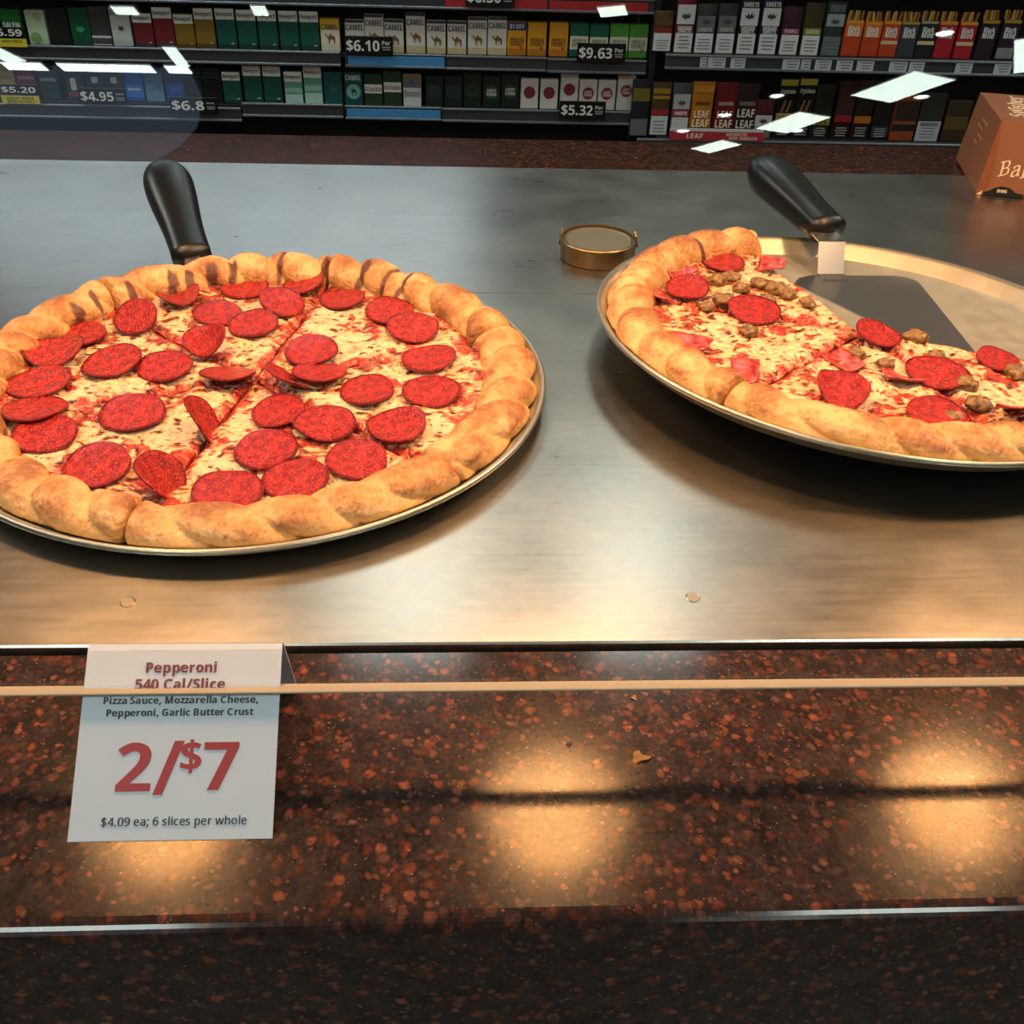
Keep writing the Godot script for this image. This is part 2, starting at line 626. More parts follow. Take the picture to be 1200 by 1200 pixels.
# A thin round slice, cupped by cup (metres at the rim) and bent across by fold.
func disc_mesh(r: float, cup: float, fold: float, thick: float, seed_: float) -> ArrayMesh:
	var st := begin()
	var pt := func(u: float, v: float, y0: float) -> Vector3:
		var th := u * TAU
		var rr := r * v * (1.0 + 0.035 * sin(th * 2.0 + seed_) + 0.02 * sin(th * 5.0 + seed_ * 3.0))
		var x := cos(th) * rr
		var z := sin(th) * rr
		var y := cup * v * v * (0.7 + 0.5 * sin(th * 2.0 + seed_ * 1.7)) + fold * (x / r) * (x / r)
		y += 0.0004 * sin(th * 3.0 + seed_ * 5.0) * v
		return Vector3(x * (1.0 - absf(fold) * 6.0 * v * v), y + y0, z)
	var uvf := func(p: Vector3) -> Vector2:
		return Vector2(p.x, p.z) / (2.0 * r) + Vector2(0.5, 0.5)
	surf(st, 26, 5, func(u: float, v: float) -> Vector3: return pt.call(u, v, thick), false, null, uvf)
	surf(st, 26, 1, func(u: float, v: float) -> Vector3: return pt.call(u, 1.0, thick * (1.0 - v)), false, null, uvf)
	surf(st, 26, 3, func(u: float, v: float) -> Vector3: return pt.call(u, v, 0.0), true, null, uvf)
	return finish(st)

func chunk_mesh(r: float, seed_: float) -> ArrayMesh:
	var st := begin()
	var f := func(u: float, v: float) -> Vector3:
		var d := Vector3(cos(u * TAU) * sin(v * PI), cos(v * PI), sin(u * TAU) * sin(v * PI))
		var k := 1.0 + 0.42 * n_lump.get_noise_3d(d.x * 55.0 + seed_ * 90.0, d.y * 55.0, d.z * 55.0) + 0.14 * n_lump.get_noise_3d(d.x * 190.0, d.y * 190.0 + seed_ * 9.0, d.z * 190.0)
		return Vector3(d.x * 1.15, d.y * 0.72, d.z) * r * k
	surf(st, 18, 11, f, false)
	return finish(st)

func ham_mesh(r: float, seed_: float) -> ArrayMesh:
	var st := begin()
	var pt := func(u: float, v: float, y0: float) -> Vector3:
		var th := u * TAU
		var sq := 1.0 / maxf(absf(cos(th + seed_)), absf(sin(th + seed_) * 1.5))
		var rr := r * v * minf(sq, 1.35) * (1.0 + 0.07 * sin(th * 5.0 + seed_ * 4.0))
		var x := cos(th) * rr
		var z := sin(th) * rr
		return Vector3(x, y0 + 0.0020 * sin(x / r * 2.2 + seed_) + 0.003 * v * v * (0.3 + 0.4 * sin(th * 2.0 + seed_ * 2.0)), z)
	surf(st, 22, 4, func(u: float, v: float) -> Vector3: return pt.call(u, v, 0.0018), false)
	surf(st, 22, 1, func(u: float, v: float) -> Vector3: return pt.call(u, 1.0, 0.0018 * (1.0 - v)), false)
	surf(st, 22, 3, func(u: float, v: float) -> Vector3: return pt.call(u, v, 0.0), true)
	return finish(st)

func slice_of(slices: Array, x: float, d: float) -> Node3D:
	var a := atan2(d, x)
	var best: Node3D = slices[0][0]
	var off := 99.0
	for s in slices:
		var q := absf(wrapf(a - s[1], -PI, PI))
		if q < off:
			off = q
			best = s[0]
	return best

func pizza(root: Node3D, first: float, n: int, seed_: float, uv_turn: float, scorch: Array) -> Array:
	var out := []
	for k in n:
		var a0 := deg_to_rad(first + 60.0 * k)
		var a1 := a0 + deg_to_rad(60.0)
		var s := part(root, "pizza_slice", slice_mesh(a0, a1, seed_ + k, uv_turn), M.cheese)
		part(s, "crust", crust_mesh(a0, a1, seed_, scorch), M.crust)
		out.append([s, (a0 + a1) * 0.5])
	return out

# tilt: degrees lifted, towards: plan direction (degrees) of the side that rises
func lay(s: Node3D, called: String, mesh: Mesh, m: Material, x: float, d: float, y: float, tilt := 0.0, towards := 0.0, turn := 0.0) -> void:
	var ax := Vector3(cos(deg_to_rad(towards)), 0, -sin(deg_to_rad(towards))).cross(Vector3.UP)
	var b := Basis(ax.normalized(), deg_to_rad(tilt)) * Basis(Vector3.UP, turn)
	part(s, called, mesh, m, Vector3(x, y, -d), b)

const PEP_L = [[-0.032, 0.157, 0.0200, 4, 90], [0.018, 0.163, 0.0183, 14, 20], [-0.081, 0.129, 0.0194, 8, 300, 1], [-0.045, 0.103, 0.0200, 5, 120], [-0.013, 0.083, 0.0204, 7, 60], [0.005, 0.118, 0.0190, 22, 150],
	[0.053, 0.135, 0.0186, 5, 20], [0.094, 0.112, 0.0211, 4, 90], [0.114, 0.078, 0.0211, 9, 90], [-0.104, 0.084, 0.0180, 28, 70], [-0.141, 0.063, 0.0191, 5, 30], [-0.150, 0.030, 0.0216, 5, 60, 2],
	[-0.105, 0.016, 0.0220, 8, 40], [-0.065, 0.010, 0.0207, 6, 60], [-0.038, 0.040, 0.0170, 24, 60, 3], [0.039, 0.036, 0.0201, 8, 90], [0.049, 0.000, 0.0206, 10, 260], [0.128, 0.027, 0.0207, 4, 20],
	[0.085, -0.023, 0.0201, 4, 30], [0.131, -0.025, 0.0208, 5, 70], [-0.149, -0.014, 0.0225, 3, 40], [-0.137, -0.055, 0.0220, 9, 270], [-0.121, -0.086, 0.0212, 6, 90], [-0.071, -0.059, 0.0220, 7, 80],
	[-0.017, -0.005, 0.0195, 15, 262], [0.026, -0.016, 0.0180, 38, 215, 4], [0.027, -0.056, 0.0190, 6, 60], [0.060, -0.071, 0.0208, 5, 100], [0.109, -0.076, 0.0206, 8, 30, 2], [0.026, -0.105, 0.0205, 7, 80],
	[0.085, -0.117, 0.0205, 6, 100], [-0.076, -0.126, 0.0219, 7, 70], [0.010, -0.154, 0.0212, 7, 90], [0.049, -0.141, 0.0206, 7, 60], [-0.023, -0.076, 0.0175, 62, 182, 4], [-0.034, -0.143, 0.0175, 48, 165, 4]]
const PEP_R = [[-0.086, 0.134, 0.0190, 6, 90], [-0.133, 0.059, 0.0180, 14, 60], [-0.085, 0.021, 0.0225, 8, 90], [-0.061, -0.126, 0.0195, 18, 78, 1], [0.004, -0.018, 0.0180, 14, 120], [0.026, -0.083, 0.0225, 8, 60], [-0.002, -0.153, 0.0217, 8, 90], [0.086, -0.053, 0.0165, 8, 80]]
const HAM_R = [[-0.162, 0.041, 0.0165, 10, 250], [-0.131, 0.103, 0.0135, 14, 90], [-0.153, -0.046, 0.0180, 5, 20], [-0.121, -0.096, 0.0150, 10, 100], [-0.004, -0.092, 0.0140, 12, 270], [-0.038, -0.065, 0.0150, 5, 40], [0.057, -0.143, 0.0160, 30, 250], [-0.043, 0.126, 0.0120, 40, 25]]
const SAUSAGE_R = [[-0.100, 0.087, 0.0081], [-0.086, 0.099, 0.0074], [-0.105, 0.043, 0.0091], [-0.063, 0.084, 0.0081], [-0.053, 0.075, 0.0087], [-0.045, 0.064, 0.0072], [-0.067, 0.048, 0.0071], [-0.098, -0.018, 0.0066], [-0.024, -0.052, 0.0064], [-0.007, -0.067, 0.0057],
	[0.036, -0.017, 0.0088], [0.037, -0.053, 0.0077], [0.042, -0.097, 0.0080], [0.039, -0.127, 0.0077], [0.091, -0.074, 0.0082], [0.010, -0.151, 0.0069], [-0.047, -0.102, 0.0052], [-0.122, 0.028, 0.0062], [-0.032, 0.048, 0.0064], [-0.083, 0.075, 0.0065]]

func add_pepperoni(slices: Array, list: Array) -> void:
	var k := 0
	for p in list:
		k += 1
		var style: int = p[5] if p.size() > 5 else 0
		var cup: float = [0.0016, 0.001, 0.0052, 0.0045, 0.0016][style] * rng.randf_range(0.6, 1.3)
		var fold: float = [0.0, 0.0085, 0.0, 0.006, 0.004][style]
		var r: float = p[2]
		var lift: float = 0.0118 + sin(deg_to_rad(p[3])) * r * (0.86 if style < 4 else 0.45)
		lay(slice_of(slices, p[0], p[1]), "pepperoni", disc_mesh(r, cup, fold, 0.0016, k * 1.37), M.pepperoni, p[0], p[1], lift, p[3], p[4], deg_to_rad(p[4]) + PI / 2.0)

const PAN_PROFILE = [Vector2(0, 0.0), Vector2(0.1975, 0.0), Vector2(0.2000, 0.0010), Vector2(0.2125, 0.0112), Vector2(0.2142, 0.0122), Vector2(0.2150, 0.0140), Vector2(0.2142, 0.0156), Vector2(0.2128, 0.0160), Vector2(0.2112, 0.0152), Vector2(0.2095, 0.0135), Vector2(0.1985, 0.0030), Vector2(0.1950, 0.0016), Vector2(0, 0.0016)]

func pan(label: String, at: Vector3, b: Basis) -> Node3D:
	var p := thing("pizza_pan", label, "pan", at, b)
	var prof := PAN_PROFILE.duplicate()
	part(p, "dish", lathe(prof.slice(0, 4), 96, true), M.pan_out)
	part(p, "rolled_rim", lathe(prof.slice(3, 10), 96, true), M.pan_rim)
	part(p, "inner_face", lathe(prof.slice(9), 96, true), M.pan)
	return p

# A pizza server: blade polygon in plan, riser and a fat rubber grip from g0 to g1 (all in the frame of root).
func grip_mesh(g0: Vector3, g1: Vector3, w0: float, w1: float) -> ArrayMesh:
	var ax := (g1 - g0)
	var side := ax.cross(Vector3.UP).normalized()
	var upv := side.cross(ax).normalized()
	var st := begin()
	var f := func(u: float, v: float) -> Vector3:
		var t := v
		var wide := lerpf(w0, w1, smoothstep(0.0, 0.75, t)) * (1.0 - 0.06 * sin(t * PI * 2.0))
		var endk := 1.0
		if t > 0.74:
			endk = sqrt(maxf(0.0, 1.0 - pow((t - 0.74) / 0.26, 2.0)))
		if t < 0.04:
			endk = minf(endk, t / 0.04 * 0.15 + 0.85)
		if t <= 0.0:
			endk = 0.0
		var a := u * TAU
		var ca := cos(a)
		var sa := sin(a)
		var belly := 0.004 * sin(t * PI) * (1.0 if sa < 0.0 else 0.2)
		return g0 + ax * maxf(t, 0.0) + (side * signf(ca) * pow(absf(ca), 0.8) * wide * 0.5 + upv * signf(sa) * pow(absf(sa), 0.8) * (wide * 0.33 + belly)) * endk
	surf(st, 28, 30, f, false)
	return finish(st)

func ribbon(pts: Array, w: float, across: Vector3, thick: float) -> ArrayMesh:
	var st := begin(false)
	for k in pts.size() - 1:
		var a: Vector3 = pts[k]
		var b: Vector3 = pts[k + 1]
		var n := across.cross(b - a).normalized() * thick * 0.5
		var s := across * w * 0.5
		quad(st, a - s + n, a + s + n, b + s + n, b - s + n, n)
		quad(st, a - s - n, a + s - n, b + s - n, b - s - n, -n)
		quad(st, a - s + n, a - s - n, b - s - n, b - s + n, -s)
		quad(st, a + s + n, a + s - n, b + s - n, b + s + n, s)
	var a2: Vector3 = pts[0]
	var b2: Vector3 = pts[-1]
	for e in [[a2, pts[1]], [b2, pts[-2]]]:
		var dir: Vector3 = (e[0] - e[1])
		var n2 := across.cross(dir).normalized() * thick * 0.5
		var s2 := across * w * 0.5
		quad(st, e[0] - s2 + n2, e[0] + s2 + n2, e[0] + s2 - n2, e[0] - s2 - n2, dir)
	return st.commit()

func food() -> void:
	n_lump = noise(51, 0.02, 2)
	n_fine = noise(52, 0.05, 2)
	n_brown = noise(53, 0.035, 3)
	M.pan_rim = mat(Color(0.70, 0.68, 0.62), 0.35, 0.9)
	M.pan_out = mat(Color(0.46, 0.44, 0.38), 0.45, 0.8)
	# left: whole pepperoni pizza
	var lp := V(-0.1503, 0.0, 0.6764)
	pan("round aluminium pan under the whole pepperoni pizza", lp, Basis.IDENTITY)
	var pz := thing("pizza", "whole pepperoni pizza with twisted golden crust, cut in six", "pizza", lp)
	var scorch := [[150.0, 0.006, 0.62, 0.98], [143.0, 0.004, 0.55, 0.9], [133.0, 0.005, 0.6, 0.95], [121.0, 0.007, 0.60, 0.98], [116.0, 0.006, 0.62, 0.97], [110.0, 0.007, 0.6, 0.95], [104.0, 0.005, 0.5, 0.95], [91.0, 0.0035, 0.42, 0.98], [79.0, 0.004, 0.45, 0.96], [67.0, 0.006, 0.45, 0.98], [59.0, 0.0035, 0.42, 0.98], [54.0, 0.0035, 0.42, 0.98], [252.0, 0.005, 0.72, 0.95]]
	var sl := pizza(pz, 18.0, 6, 1.0, 0.0, scorch)
	add_pepperoni(sl, PEP_L)
	# right: four slices left of a meat pizza, on a pan tipped over a support
	var n := Vector3(0.0418, 1.0, -0.0335).normalized()
	var bx := (Vector3.RIGHT - n * n.x).normalized()
	var b := Basis(bx, n, bx.cross(n))
	var rc := V(0.3236, 0.0294, 0.7377) - n * 0.016
	pan("tilted aluminium pan with a bare part under the black-handled server", rc, b)
	var pr := thing("pizza", "four remaining slices of pizza with pepperoni, ham and sausage", "pizza", rc, b)
	var sr := pizza(pr, 104.0, 4, 7.0, deg_to_rad(26.0), [[128.0, 0.004, 0.45, 0.98], [285.0, 0.0045, 0.6, 0.95], [262.0, 0.004, 0.7, 0.95]])
	add_pepperoni(sr, PEP_R)
	var k := 0.0
	for h in HAM_R:
		k += 1.0
		lay(slice_of(sr, h[0], h[1]), "ham_piece", ham_mesh(h[2], k * 1.9), M.ham, h[0], h[1], 0.0116 + sin(deg_to_rad(h[3])) * h[2] * 0.7, h[3], h[4])
	for s in SAUSAGE_R:
		k += 1.0
		lay(slice_of(sr, s[0], s[1]), "sausage_chunk", chunk_mesh(s[2], k), M.sausage, s[0], s[1], 0.0118 + s[2] * 0.25, 0, 0, k)
	# server in the right pan
	var sv := thing("pizza_server", "steel pizza server with black grip lying in the half-empty pan", "server", rc + n * 0.0018, b)
	var poly := PackedVector2Array([Vector2(-0.021, 0.121), Vector2(-0.012, 0.137), Vector2(0.004, 0.146), Vector2(0.085, 0.156), Vector2(0.097, 0.153), Vector2(0.103, 0.142), Vector2(0.090, -0.010), Vector2(0.087, -0.050), Vector2(0.076, -0.056)])
	part(sv, "blade", prism(poly, 0.0011), M.blade, Vector3.ZERO, Basis(Vector3.RIGHT, -PI / 2.0))
	var across := Vector3(0.97, 0, -0.12).normalized()
	part(sv, "riser", ribbon([Vector3(0.022, 0.0015, -0.135), Vector3(0.0205, 0.0018, -0.148), Vector3(0.0215, 0.0265, -0.166), Vector3(0.019, 0.0285, -0.176), Vector3(0.012, 0.036, -0.205)], 0.026, across, 0.0016), M.blade)
	part(sv, "grip", grip_mesh(Vector3(0.0235, 0.031, -0.180), Vector3(-0.018, 0.058, -0.316), 0.040, 0.048), M.black)
	# server under the left pizza
	var sv2 := thing("pizza_server", "black grip of a server slid under the whole pepperoni pizza", "server", lp + Vector3(0, 0.0017, 0))
	part(sv2, "blade", prism(PackedVector2Array([Vector2(-0.105, 0.150), Vector2(-0.045, 0.170), Vector2(-0.01, 0.02), Vector2(-0.03, 0.015)]), 0.0007), M.blade, Vector3.ZERO, Basis(Vector3.RIGHT, -PI / 2.0))
	part(sv2, "riser", ribbon([Vector3(-0.078, 0.001, -0.155), Vector3(-0.081, 0.012, -0.185), Vector3(-0.084, 0.0180, -0.203), Vector3(-0.095, 0.022, -0.235)], 0.016, Vector3(0.96, 0, 0.28).normalized(), 0.0016), M.blade)
	part(sv2, "grip", grip_mesh(Vector3(-0.0850, 0.0165, -0.2065), Vector3(-0.136, 0.062, -0.339), 0.036, 0.043), M.black)
	# pan supports: one bare on the steel, one under the tilted pan
	support("small round brass-coloured pan support with two clips, bare on steel", V(0.1345, 0, 0.9515), 1.0)
	support("round pan support tucked underneath the tilted pan", V(0.286, 0, 0.700), 0.62)

func support(label: String, at: Vector3, k: float) -> void:
	var s := thing("pan_support", label, "support", at)
	part(s, "ring", lathe([Vector2(0.0355, 0), Vector2(0.0368, 0.0008 * k), Vector2(0.0368, 0.0170 * k), Vector2(0.0374, 0.0178 * k), Vector2(0.0366, 0.0188 * k), Vector2(0.0345, 0.0188 * k), Vector2(0.0345, 0.0166 * k), Vector2(0.0325, 0.0160 * k)], 56), M.brass)
	part(s, "top_plate", lathe([Vector2(0.0328, 0.0162 * k), Vector2(0.0315, 0.0172 * k), Vector2(0.0300, 0.0166 * k), Vector2(0, 0.0166 * k)], 48), M.plate)
	if k < 1.0:
		return
	for e in [-1.0, 1.0]:
		part(s, "clip", prism(PackedVector2Array([Vector2(-0.0055, 0), Vector2(0.0055, 0), Vector2(0.0045, 0.0105), Vector2(0.0005, 0.014), Vector2(-0.004, 0.010)]), 0.0014), M.brass, Vector3(0.0374 * e - 0.0007, 0.0125, 0.003 * e), Basis(Vector3.UP, PI / 2.0) * Basis(Vector3.RIGHT, -0.18 * e))

# ---------------------------------------------------------------- counter, glass, card, box, lamps
func counter() -> void:
	var x0 := -1.7
	var x1 := 1.9
	var r := 0.007
	var prof := PackedVector2Array()
	for k in 7:
		var a := PI * 0.5 * k / 6.0
		prof.append(Vector2(0.2402 + r - sin(a) * r, -0.003 - r + cos(a) * r))
	prof.append(Vector2(0.2402, -0.150))
	prof.append(Vector2(0.3995, -0.150))
	prof.append(Vector2(0.3995, -0.004))
	prof.append(Vector2(0.3985, -0.003))
	var c := thing("service_counter", "brown speckled granite counter around a stainless steel inset", "counter", Vector3(0, T, 0))
	part(c, "front_slab", drawn(prof, x0, x1), M.granite)
	part(c, "back_slab", drawn(PackedVector2Array([Vector2(1.2315, -0.003), Vector2(1.360, -0.003), Vector2(1.363, -0.006), Vector2(1.363, -0.05), Vector2(1.2315, -0.05)]), x0, x1), M.granite)
	part(c, "steel_top", drawn(PackedVector2Array([Vector2(0.4024, -0.001), Vector2(0.4034, 0.0), Vector2(0.8600, 0.0), Vector2(0.8604, -0.0008), Vector2(0.8616, -0.0008), Vector2(0.8620, 0.0), Vector2(1.2287, 0.0), Vector2(1.2297, -0.001), Vector2(1.2297, -0.02), Vector2(0.4024, -0.02)]), x0, x1), M.steel)
	part(c, "cabinet", cbox(x1 - x0, T - 0.15, 1.06, 0.004), M.dark, Vector3((x0 + x1) / 2, -0.15 - (T - 0.15) / 2, -0.81))
	part(c, "under_frame", cbox(x1 - x0, 0.10, 0.94, 0.004), M.dark, Vector3((x0 + x1) / 2, -0.1, -0.88))
	for p in [[-0.1809, 0.437], [0.1325, 0.4389]]:
		part(c, "plug_disc", lathe([Vector2(0.0042, 0.0), Vector2(0.0042, 0.0003), Vector2(0.0038, 0.0006), Vector2(0.0034, 0.0003), Vector2(0, 0.0003)], 28), M.disc, Vector3(p[0], 0, -p[1]))

func guard() -> void:
	# leans back 15 degrees; its lower edge floats above the granite
	var lean := deg_to_rad(15.0)
	var b := Basis(Vector3.RIGHT, -lean)
	var g := thing("glass_guard", "clear sloping glass guard with pale lower edge above the granite", "glass guard", V(0.1, 0.0370, 0.3300), b)
	part(g, "pane", cbox(3.4, 0.6235, 0.005, 0.0003), M.glass, Vector3(0, 0.3122, -0.0030))
	part(g, "lower_edge", cbox(3.4, 0.0011, 0.0076, 0.0003), M.edge, Vector3(0, 0.0005, -0.0036))
	# stands that carry the pane, out of view to either side
	for x in [-1.5, 1.55]:
		part(g, "post", cbox(0.03, 0.63, 0.03, 0.004), M.rail, Vector3(x, 0.2858, -0.024))

func price_card() -> void:
	var s := thing("price_card", "white folded price card reading 2/$7 standing against the glass edge", "sign", V(-0.1238, 0.0, 0.283))
	var A := Vector3(0, 0.048, -0.067)
	var B := Vector3(0, -0.003, 0)
	var C := Vector3(0.0, -0.003, -0.0885)
	var e := (A - B).normalized()
	var n := Vector3.RIGHT.cross(e)
	var st := begin()
	var w := 0.0868
	var path := []
	for k in 9:
		path.append(B.lerp(A, k / 8.0 * 0.975))
	path.append(A + Vector3(0, 0.0001, -0.0012))
	path.append(A + Vector3(0, -0.0012, -0.0028))
	for k in range(1, 6):
		path.append((A + Vector3(0, -0.0012, -0.0028)).lerp(C, k / 5.0))
	part(s, "folded_sheet", ribbon(path, w, Vector3.RIGHT, 0.0006), M.card)
	var bs := Basis(Vector3.RIGHT, e, n)
	var red := mat(Color(0.58, 0.02, 0.02), 0.5)
	var maroon := mat(Color(0.42, 0.05, 0.05), 0.5)
	var ink := mat(Color(0.05, 0.06, 0.09), 0.5)
	var rows := [["Pepperoni", F_BOLD, -0.001, 0.0105, 0.0312, 0.0, maroon], ["540 Cal/Slice", F_BOLD, -0.001, 0.0172, 0.0397, 0.0, maroon],
		["Pizza Sauce, Mozzarella Cheese,", F_BOLD, 0.000, 0.0246, 0.0680, 0.0, ink], ["Pepperoni, Garlic Butter Crust", F_BOLD, 0.0, 0.0303, 0.0645, 0.0, ink],
		["2", F_BOLD, -0.0180, 0.0533, 0.0150, 0.0208, red], ["/", F_BOLD, -0.0032, 0.0538, 0.0122, 0.0230, red], ["$", F_BOLD, 0.0062, 0.0490, 0.0090, 0.0145, red], ["7", F_BOLD, 0.0193, 0.0533, 0.0150, 0.0205, red],
		["$4.09 ea; 6 slices per whole", F_SANS, 0.001, 0.0768, 0.0618, 0.0, ink]]
	for t in rows:
		lettering(s, t[0], t[1], t[4], t[5], t[6], A - e * t[3] + Vector3(t[2], 0, 0) + n * 0.0005, bs)

func carton() -> void:
	var o := V(0.5995, 0.0, 1.1575)
	var turn := -0.235
	var s := thing("carton", "brown printed cardboard carton standing at the back of the steel", "box", o, Basis(Vector3.UP, turn))
	# local: x to the right along the front, -z away from the customer
	var w := 0.20
	var dep := 0.145
	var h := 0.082
	var t := 0.006
	var st := begin(false)
	var b := [Vector3(0, 0.0005, 0), Vector3(w, 0.0005, 0), Vector3(w, 0.0005, -dep), Vector3(0, 0.0005, -dep)]
	var u := [Vector3(t, h, -t), Vector3(w - t, h, -t), Vector3(w - t, h, -dep + t), Vector3(t, h, -dep + t)]
	var mid := Vector3(w / 2, h / 2, -dep / 2)
	for k in 4:
		var k2 := (k + 1) % 4
		quad(st, b[k], b[k2], u[k2], u[k], (b[k] + b[k2]) / 2 - mid)
	quad(st, u[0], u[1], u[2], u[3], Vector3.UP)
	quad(st, b[0], b[1], b[2], b[3], Vector3.DOWN)
	var brown := mat(Color(0.52, 0.33, 0.22), 0.55)
	part(s, "body", st.commit(), brown)
	var cream := mat(Color(0.88, 0.80, 0.70), 0.6)
	# black tab and a torn white corner at the foot of the front
	var front := Basis(Vector3.RIGHT, -atan2(t, h))
	var tab := PackedVector2Array([Vector2(0.008, 0.0005), Vector2(0.052, 0.0005), Vector2(0.052, 0.004), Vector2(0.042, 0.0055), Vector2(0.036, 0.010), Vector2(0.026, 0.0115), Vector2(0.018, 0.009), Vector2(0.014, 0.0055), Vector2(0.008, 0.004)])
	part(s, "tab", prism(tab, 0.0006), mat(Color(0.03, 0.03, 0.03), 0.5), Vector3(0, 0, 0.0002), front)
	part(s, "torn_corner", prism(PackedVector2Array([Vector2(0.001, 0.0005), Vector2(0.0055, 0.0005), Vector2(0.0068, 0.015)]), 0.0006), cream, Vector3(0, 0, 0.0002), front)
	part(s, "side_flap", prism(PackedVector2Array([Vector2(0.0015, 0.001), Vector2(0.012, 0.012), Vector2(0.0085, h - 0.002), Vector2(t * 0.5 + 0.003, h)]), 0.0007), mat(Color(0.50, 0.27, 0.15), 0.55), Vector3(0, 0, 0.0001), front)
	lettering(s, "BVMG", F_BOLD, 0.0105, 0.0035, cream, front * Vector3(0.0275, 0.0062, 0.0010), front)
	lettering(s, "Bak", italic(F_SERIF), 0.036, 0.019, cream, front * Vector3(0.036, 0.031, 0.0005), front)
	var topb := Basis(Vector3.UP, 1.42) * Basis(Vector3.RIGHT, -PI / 2)
	lettering(s, "Swisher", italic(F_SERIF), 0.100, 0.020, cream, Vector3(0.036, h + 0.0003, -0.078), topb)
	lettering(s, "Sweets", italic(F_SERIF), 0.085, 0.018, cream, Vector3(0.062, h + 0.0003, -0.074), topb)
	var sideb := Basis(Vector3.UP, -PI / 2) * Basis(Vector3.RIGHT, -atan2(t, h))
	for k in 4:
		part(s, "print_line", cbox(0.034 - 0.005 * k, 0.0022, 0.0005), mat(Color(0.68, 0.50, 0.38), 0.6), Vector3(t * (0.064 - k * 0.0085) / h - 0.0003, 0.064 - k * 0.0085, -0.070 - 0.012 * (k % 2)), sideb)

func italic(f: Font) -> Font:
	if not meshes.has("it"):
		var v := FontVariation.new()
		v.base_font = f
		v.variation_transform = Transform2D(Vector2(1, 0), Vector2(0.28, 1), Vector2.ZERO)
		meshes["it"] = v
	return meshes["it"]

func crumbs() -> void:
	var spots := [[0.086, 0.325, 0.0042, 0.0026, "tan dry flake lying on the granite beside the price card's glass"], [0.053, 0.334, 0.0016, 0.0009, "tiny dark crumb on the granite near the tan flake"], [0.0886, 0.364, 0.0017, 0.0009, "small pale crumb on granite just under the glass edge"]]
	var cols := [Color(0.50, 0.33, 0.13), Color(0.16, 0.08, 0.03), Color(0.55, 0.36, 0.14)]
	for k in 3:
		var p: Array = spots[k]
		var c := thing("crumb", p[4], "crumb", V(p[0], -0.003, p[1]), Basis(Vector3.UP, 0.7 * k))
		var st := begin(false)
		var f := func(u: float, v: float) -> Vector3:
			var a := u * TAU
			var rr: float = p[2] * v * (1.0 + 0.28 * sin(a * 3.0 + 1.0) + 0.15 * sin(a * 7.0))
			return Vector3(cos(a) * rr, 0.0004 + p[3] * (0.35 + 0.5 * sin(a * 2.0) * v) * (1.0 - 0.5 * v), sin(a) * rr * 0.75)
		surf(st, 12, 3, f, false)
		part(c, "flake", finish(st), mat(cols[k], 0.7))

func heat_lamp(label: String, x: float, d: float, h: float, energy: float) -> void:
	var l := thing("heat_lamp", label, "lamp", V(x, h, d), Basis.IDENTITY, "warm pendant lamps over the pizzas")
	part(l, "shade", lathe([Vector2(0.076, -0.012), Vector2(0.0775, -0.011), Vector2(0.068, 0.045), Vector2(0.046, 0.085), Vector2(0.02, 0.10), Vector2(0.02, 0.14), Vector2(0, 0.14), Vector2(0, 0.135), Vector2(0.017, 0.135), Vector2(0.017, 0.097), Vector2(0.043, 0.082), Vector2(0.065, 0.043), Vector2(0.0745, -0.012), Vector2(0.076, -0.012)], 40), mat(Color(0.62, 0.60, 0.56), 0.45, 0.5))
	part(l, "bulb", lathe([Vector2(0.0, -0.012), Vector2(0.022, -0.008), Vector2(0.038, 0.005), Vector2(0.043, 0.022), Vector2(0.036, 0.045), Vector2(0.018, 0.075), Vector2(0.015, 0.095), Vector2(0, 0.095)], 28), glow(Color(1.0, 0.72, 0.42), LAMP_GLOW))
	part(l, "cord", lathe([Vector2(0.004, 0.139), Vector2(0.004, CEIL - h)], 8), M.black)
	var o := OmniLight3D.new()
	o.light_color = Color(1.0, 0.77, 0.53)
	o.light_energy = energy
	o.light_size = 0.038
	o.omni_range = 12.0
	o.omni_attenuation = 2.0
	o.shadow_enabled = true
	o.position = Vector3(0, 0.02, 0)
	l.add_child(o)

# A flat ceiling fitting w by l metres whose face gives off radiance L.
func ceiling_panel(label: String, x: float, d: float, w: float, l: float, turn: float, L: float, tint := Color(0.93, 1.0, 0.97), group := "") -> void:
	var c := thing("ceiling_light", label, "ceiling light", V(x, CEIL, d), Basis(Vector3.UP, turn), group)
	part(c, "frame", cbox(w + 0.03, 0.03, l + 0.03, 0.004), M.white, Vector3(0, -0.015, 0))
	part(c, "diffuser", cbox(w, 0.006, l, 0.001), glow(tint, 1.5), Vector3(0, -0.032, 0))
	var a := AreaLight3D.new()
	a.area_size = Vector2(w, l)
	a.light_color = tint
	a.light_energy = L * w * l / PI
	a.area_range = 14.0
	a.shadow_enabled = true
	a.transform = Transform3D(Basis(Vector3.RIGHT, -PI / 2.0), Vector3(0, -0.037, 0))
	c.add_child(a)

func downlight(label: String, x: float, d: float, r: float, L: float) -> void:
	var c := thing("downlight", label, "ceiling light", V(x, CEIL, d), Basis.IDENTITY, "round downlights behind the customer")
	part(c, "bezel", lathe([Vector2(r + 0.02, 0.0), Vector2(r + 0.02, -0.008), Vector2(r, -0.010), Vector2(r, 0.0)], 32), M.white)
	part(c, "lens", lathe([Vector2(r, -0.004), Vector2(r * 0.6, -0.012), Vector2(0, -0.014)], 32), glow(Color(0.95, 1.0, 0.98), L))

